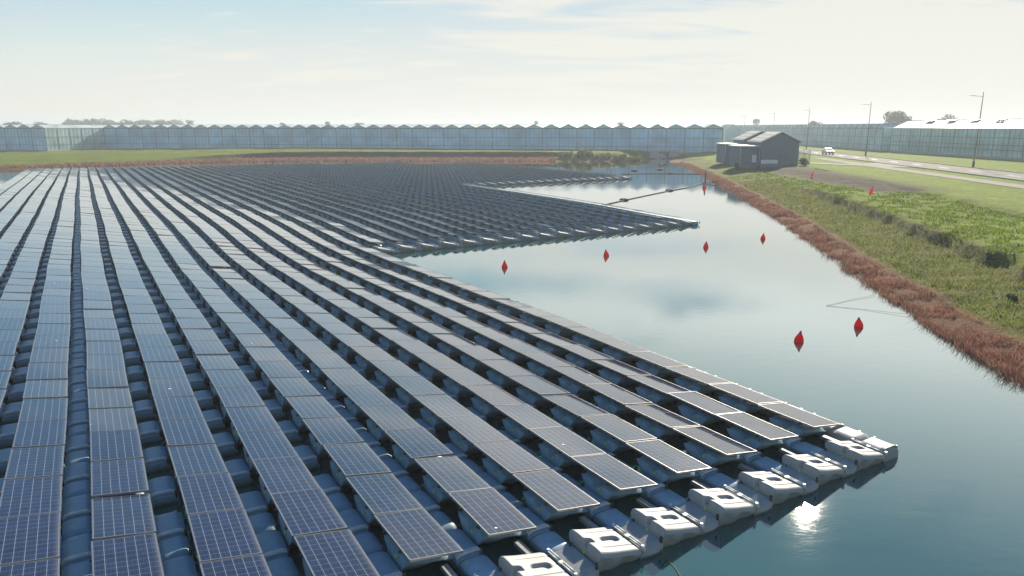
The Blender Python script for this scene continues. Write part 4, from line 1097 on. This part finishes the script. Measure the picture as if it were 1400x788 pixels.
greenhouse(Vector((91.0, 40)), Vector((1, 0)), Vector((.012, 1)), 8, 7.6, 137, 1.6, 7.25, 9.0, 'glass greenhouse at the right edge with white roof and open vents', ('gwall2', 'gwall2', 'gwall3', 'gwall2'), vents=16, rails=(.30, .46, .70), name='greenhouse')
lines = []
for i in range(4):
    lines.append((93.0 + i * 1.8, 44, 94.4 + i * 1.8, 172))
croprows(lines, 1.6, 'green crop rows inside the right-hand greenhouse', .6, 2.6)
ua2 = Vector((.07, 1)).normalized()
greenhouse(Vector((92.0, 180)), ua2, Vector((ua2.y, -ua2.x)), 44, 4.2, 70, 1.5, 7.3, 8.3, 'long grey-green greenhouse wall running away behind the road and the car', ('gwall3', 'gwall3', 'gwall3', 'gwall3'), bars=3)
# buildings on the skyline
def barn(px, D, wpx, z1, z2, lab):
    x, y = far_xy(px, D); w = wpx * D / F; r = empty('distant_barn', (x, y, 1.2)); m_ = MB()
    m_.quad([(-w / 2, 0, 0), (w / 2, 0, 0), (w / 2, 0, z1), (0, 0, z2), (-w / 2, 0, z1)]); m_.quad([(w / 2, 12, 0), (-w / 2, 12, 0), (-w / 2, 12, z1), (0, 12, z2), (w / 2, 12, z1)])
    m_.quad([(-w / 2, 12, 0), (-w / 2, 0, 0), (-w / 2, 0, z1), (-w / 2, 12, z1)]); m_.quad([(w / 2, 0, 0), (w / 2, 12, 0), (w / 2, 12, z1), (w / 2, 0, z1)]); link('wall', m_.mesh('wall', M['gwall3']), r)
    m_ = MB(); m_.quad([(-w / 2 - .2, -.2, z1), (0, -.2, z2 + .1), (0, 12.2, z2 + .1), (-w / 2 - .2, 12.2, z1)]); m_.quad([(0, -.2, z2 + .1), (w / 2 + .2, -.2, z1), (w / 2 + .2, 12.2, z1), (0, 12.2, z2 + .1)]); link('roof', m_.mesh('roof', M['steelgrey']), r)
    tag(r, lab, 'building', 'buildings on the skyline')
barn(1001, 260, 20, 5.0, 7.2, 'pale hazy barn gable between the long greenhouse and the sheds')
def tower(px, D, wpx, dy0, dy1, lab):
    x, y = far_xy(px, D); w = wpx * D / F; z0 = CZ + dy0 * D / F - 1.2; z1 = CZ + dy1 * D / F - 1.2
    r = empty('tank_tower', (x, y, 1.2)); m_ = MB(); m_.lathe([(0, z0), (w / 2, z0), (w / 2, z1), (w * .3, z1 + w * .12), (0, z1 + w * .15)], 14); link('tank', m_.mesh('tank', M['concrete']), r)
    m_ = MB()
    for sx_ in (-1, 1): m_.tube((sx_ * w * .3, 0, 0), (sx_ * w * .3, 0, z0), w * .06, n=6)
    m_.tube((0, 0, 0), (0, 0, z0), w * .12, n=8); link('leg', m_.mesh('leg', M['steelgrey']), r)
    tag(r, lab, 'tower', 'buildings on the skyline')
tower(449, 480, 7, 2.5, 6.5, 'small tank tower on the skyline left of centre')
tower(733, 560, 5, 1, 7.5, 'slim faint tower on the skyline at the centre')
tower(1032, 360, 9, 5, 9.5, 'small raised tank just above the front shed roof ridge')

# ------------------------------------------------------------------ haze
hb = MB(); hb.box(-2450, 2450, -320, 2650, -3.0, 24)
hm = bpy.data.materials.new('haze'); hm.use_nodes = True; hn = hm.node_tree; hn.nodes.clear()
ho = N(hn, 'ShaderNodeOutputMaterial'); hv = N(hn, 'ShaderNodeVolumePrincipled'); hn.links.new(hv.outputs[0], ho.inputs['Volume'])
setin(hv, Density=.00085, Anisotropy=.18); hv.inputs['Color'].default_value = (.86, .94, 1, 1)
tag(link('haze', hb.mesh('haze', hm)), kind='stuff')
S.cycles.volume_bounces = 0; S.cycles.max_bounces = 6; S.cycles.transparent_max_bounces = 12
S.cycles.caustics_reflective = False; S.cycles.caustics_refractive = False; S.cycles.sample_clamp_indirect = 6
print('near units', len(near_units), 'near links', len(near_links), 'objects', len(bpy.data.objects))
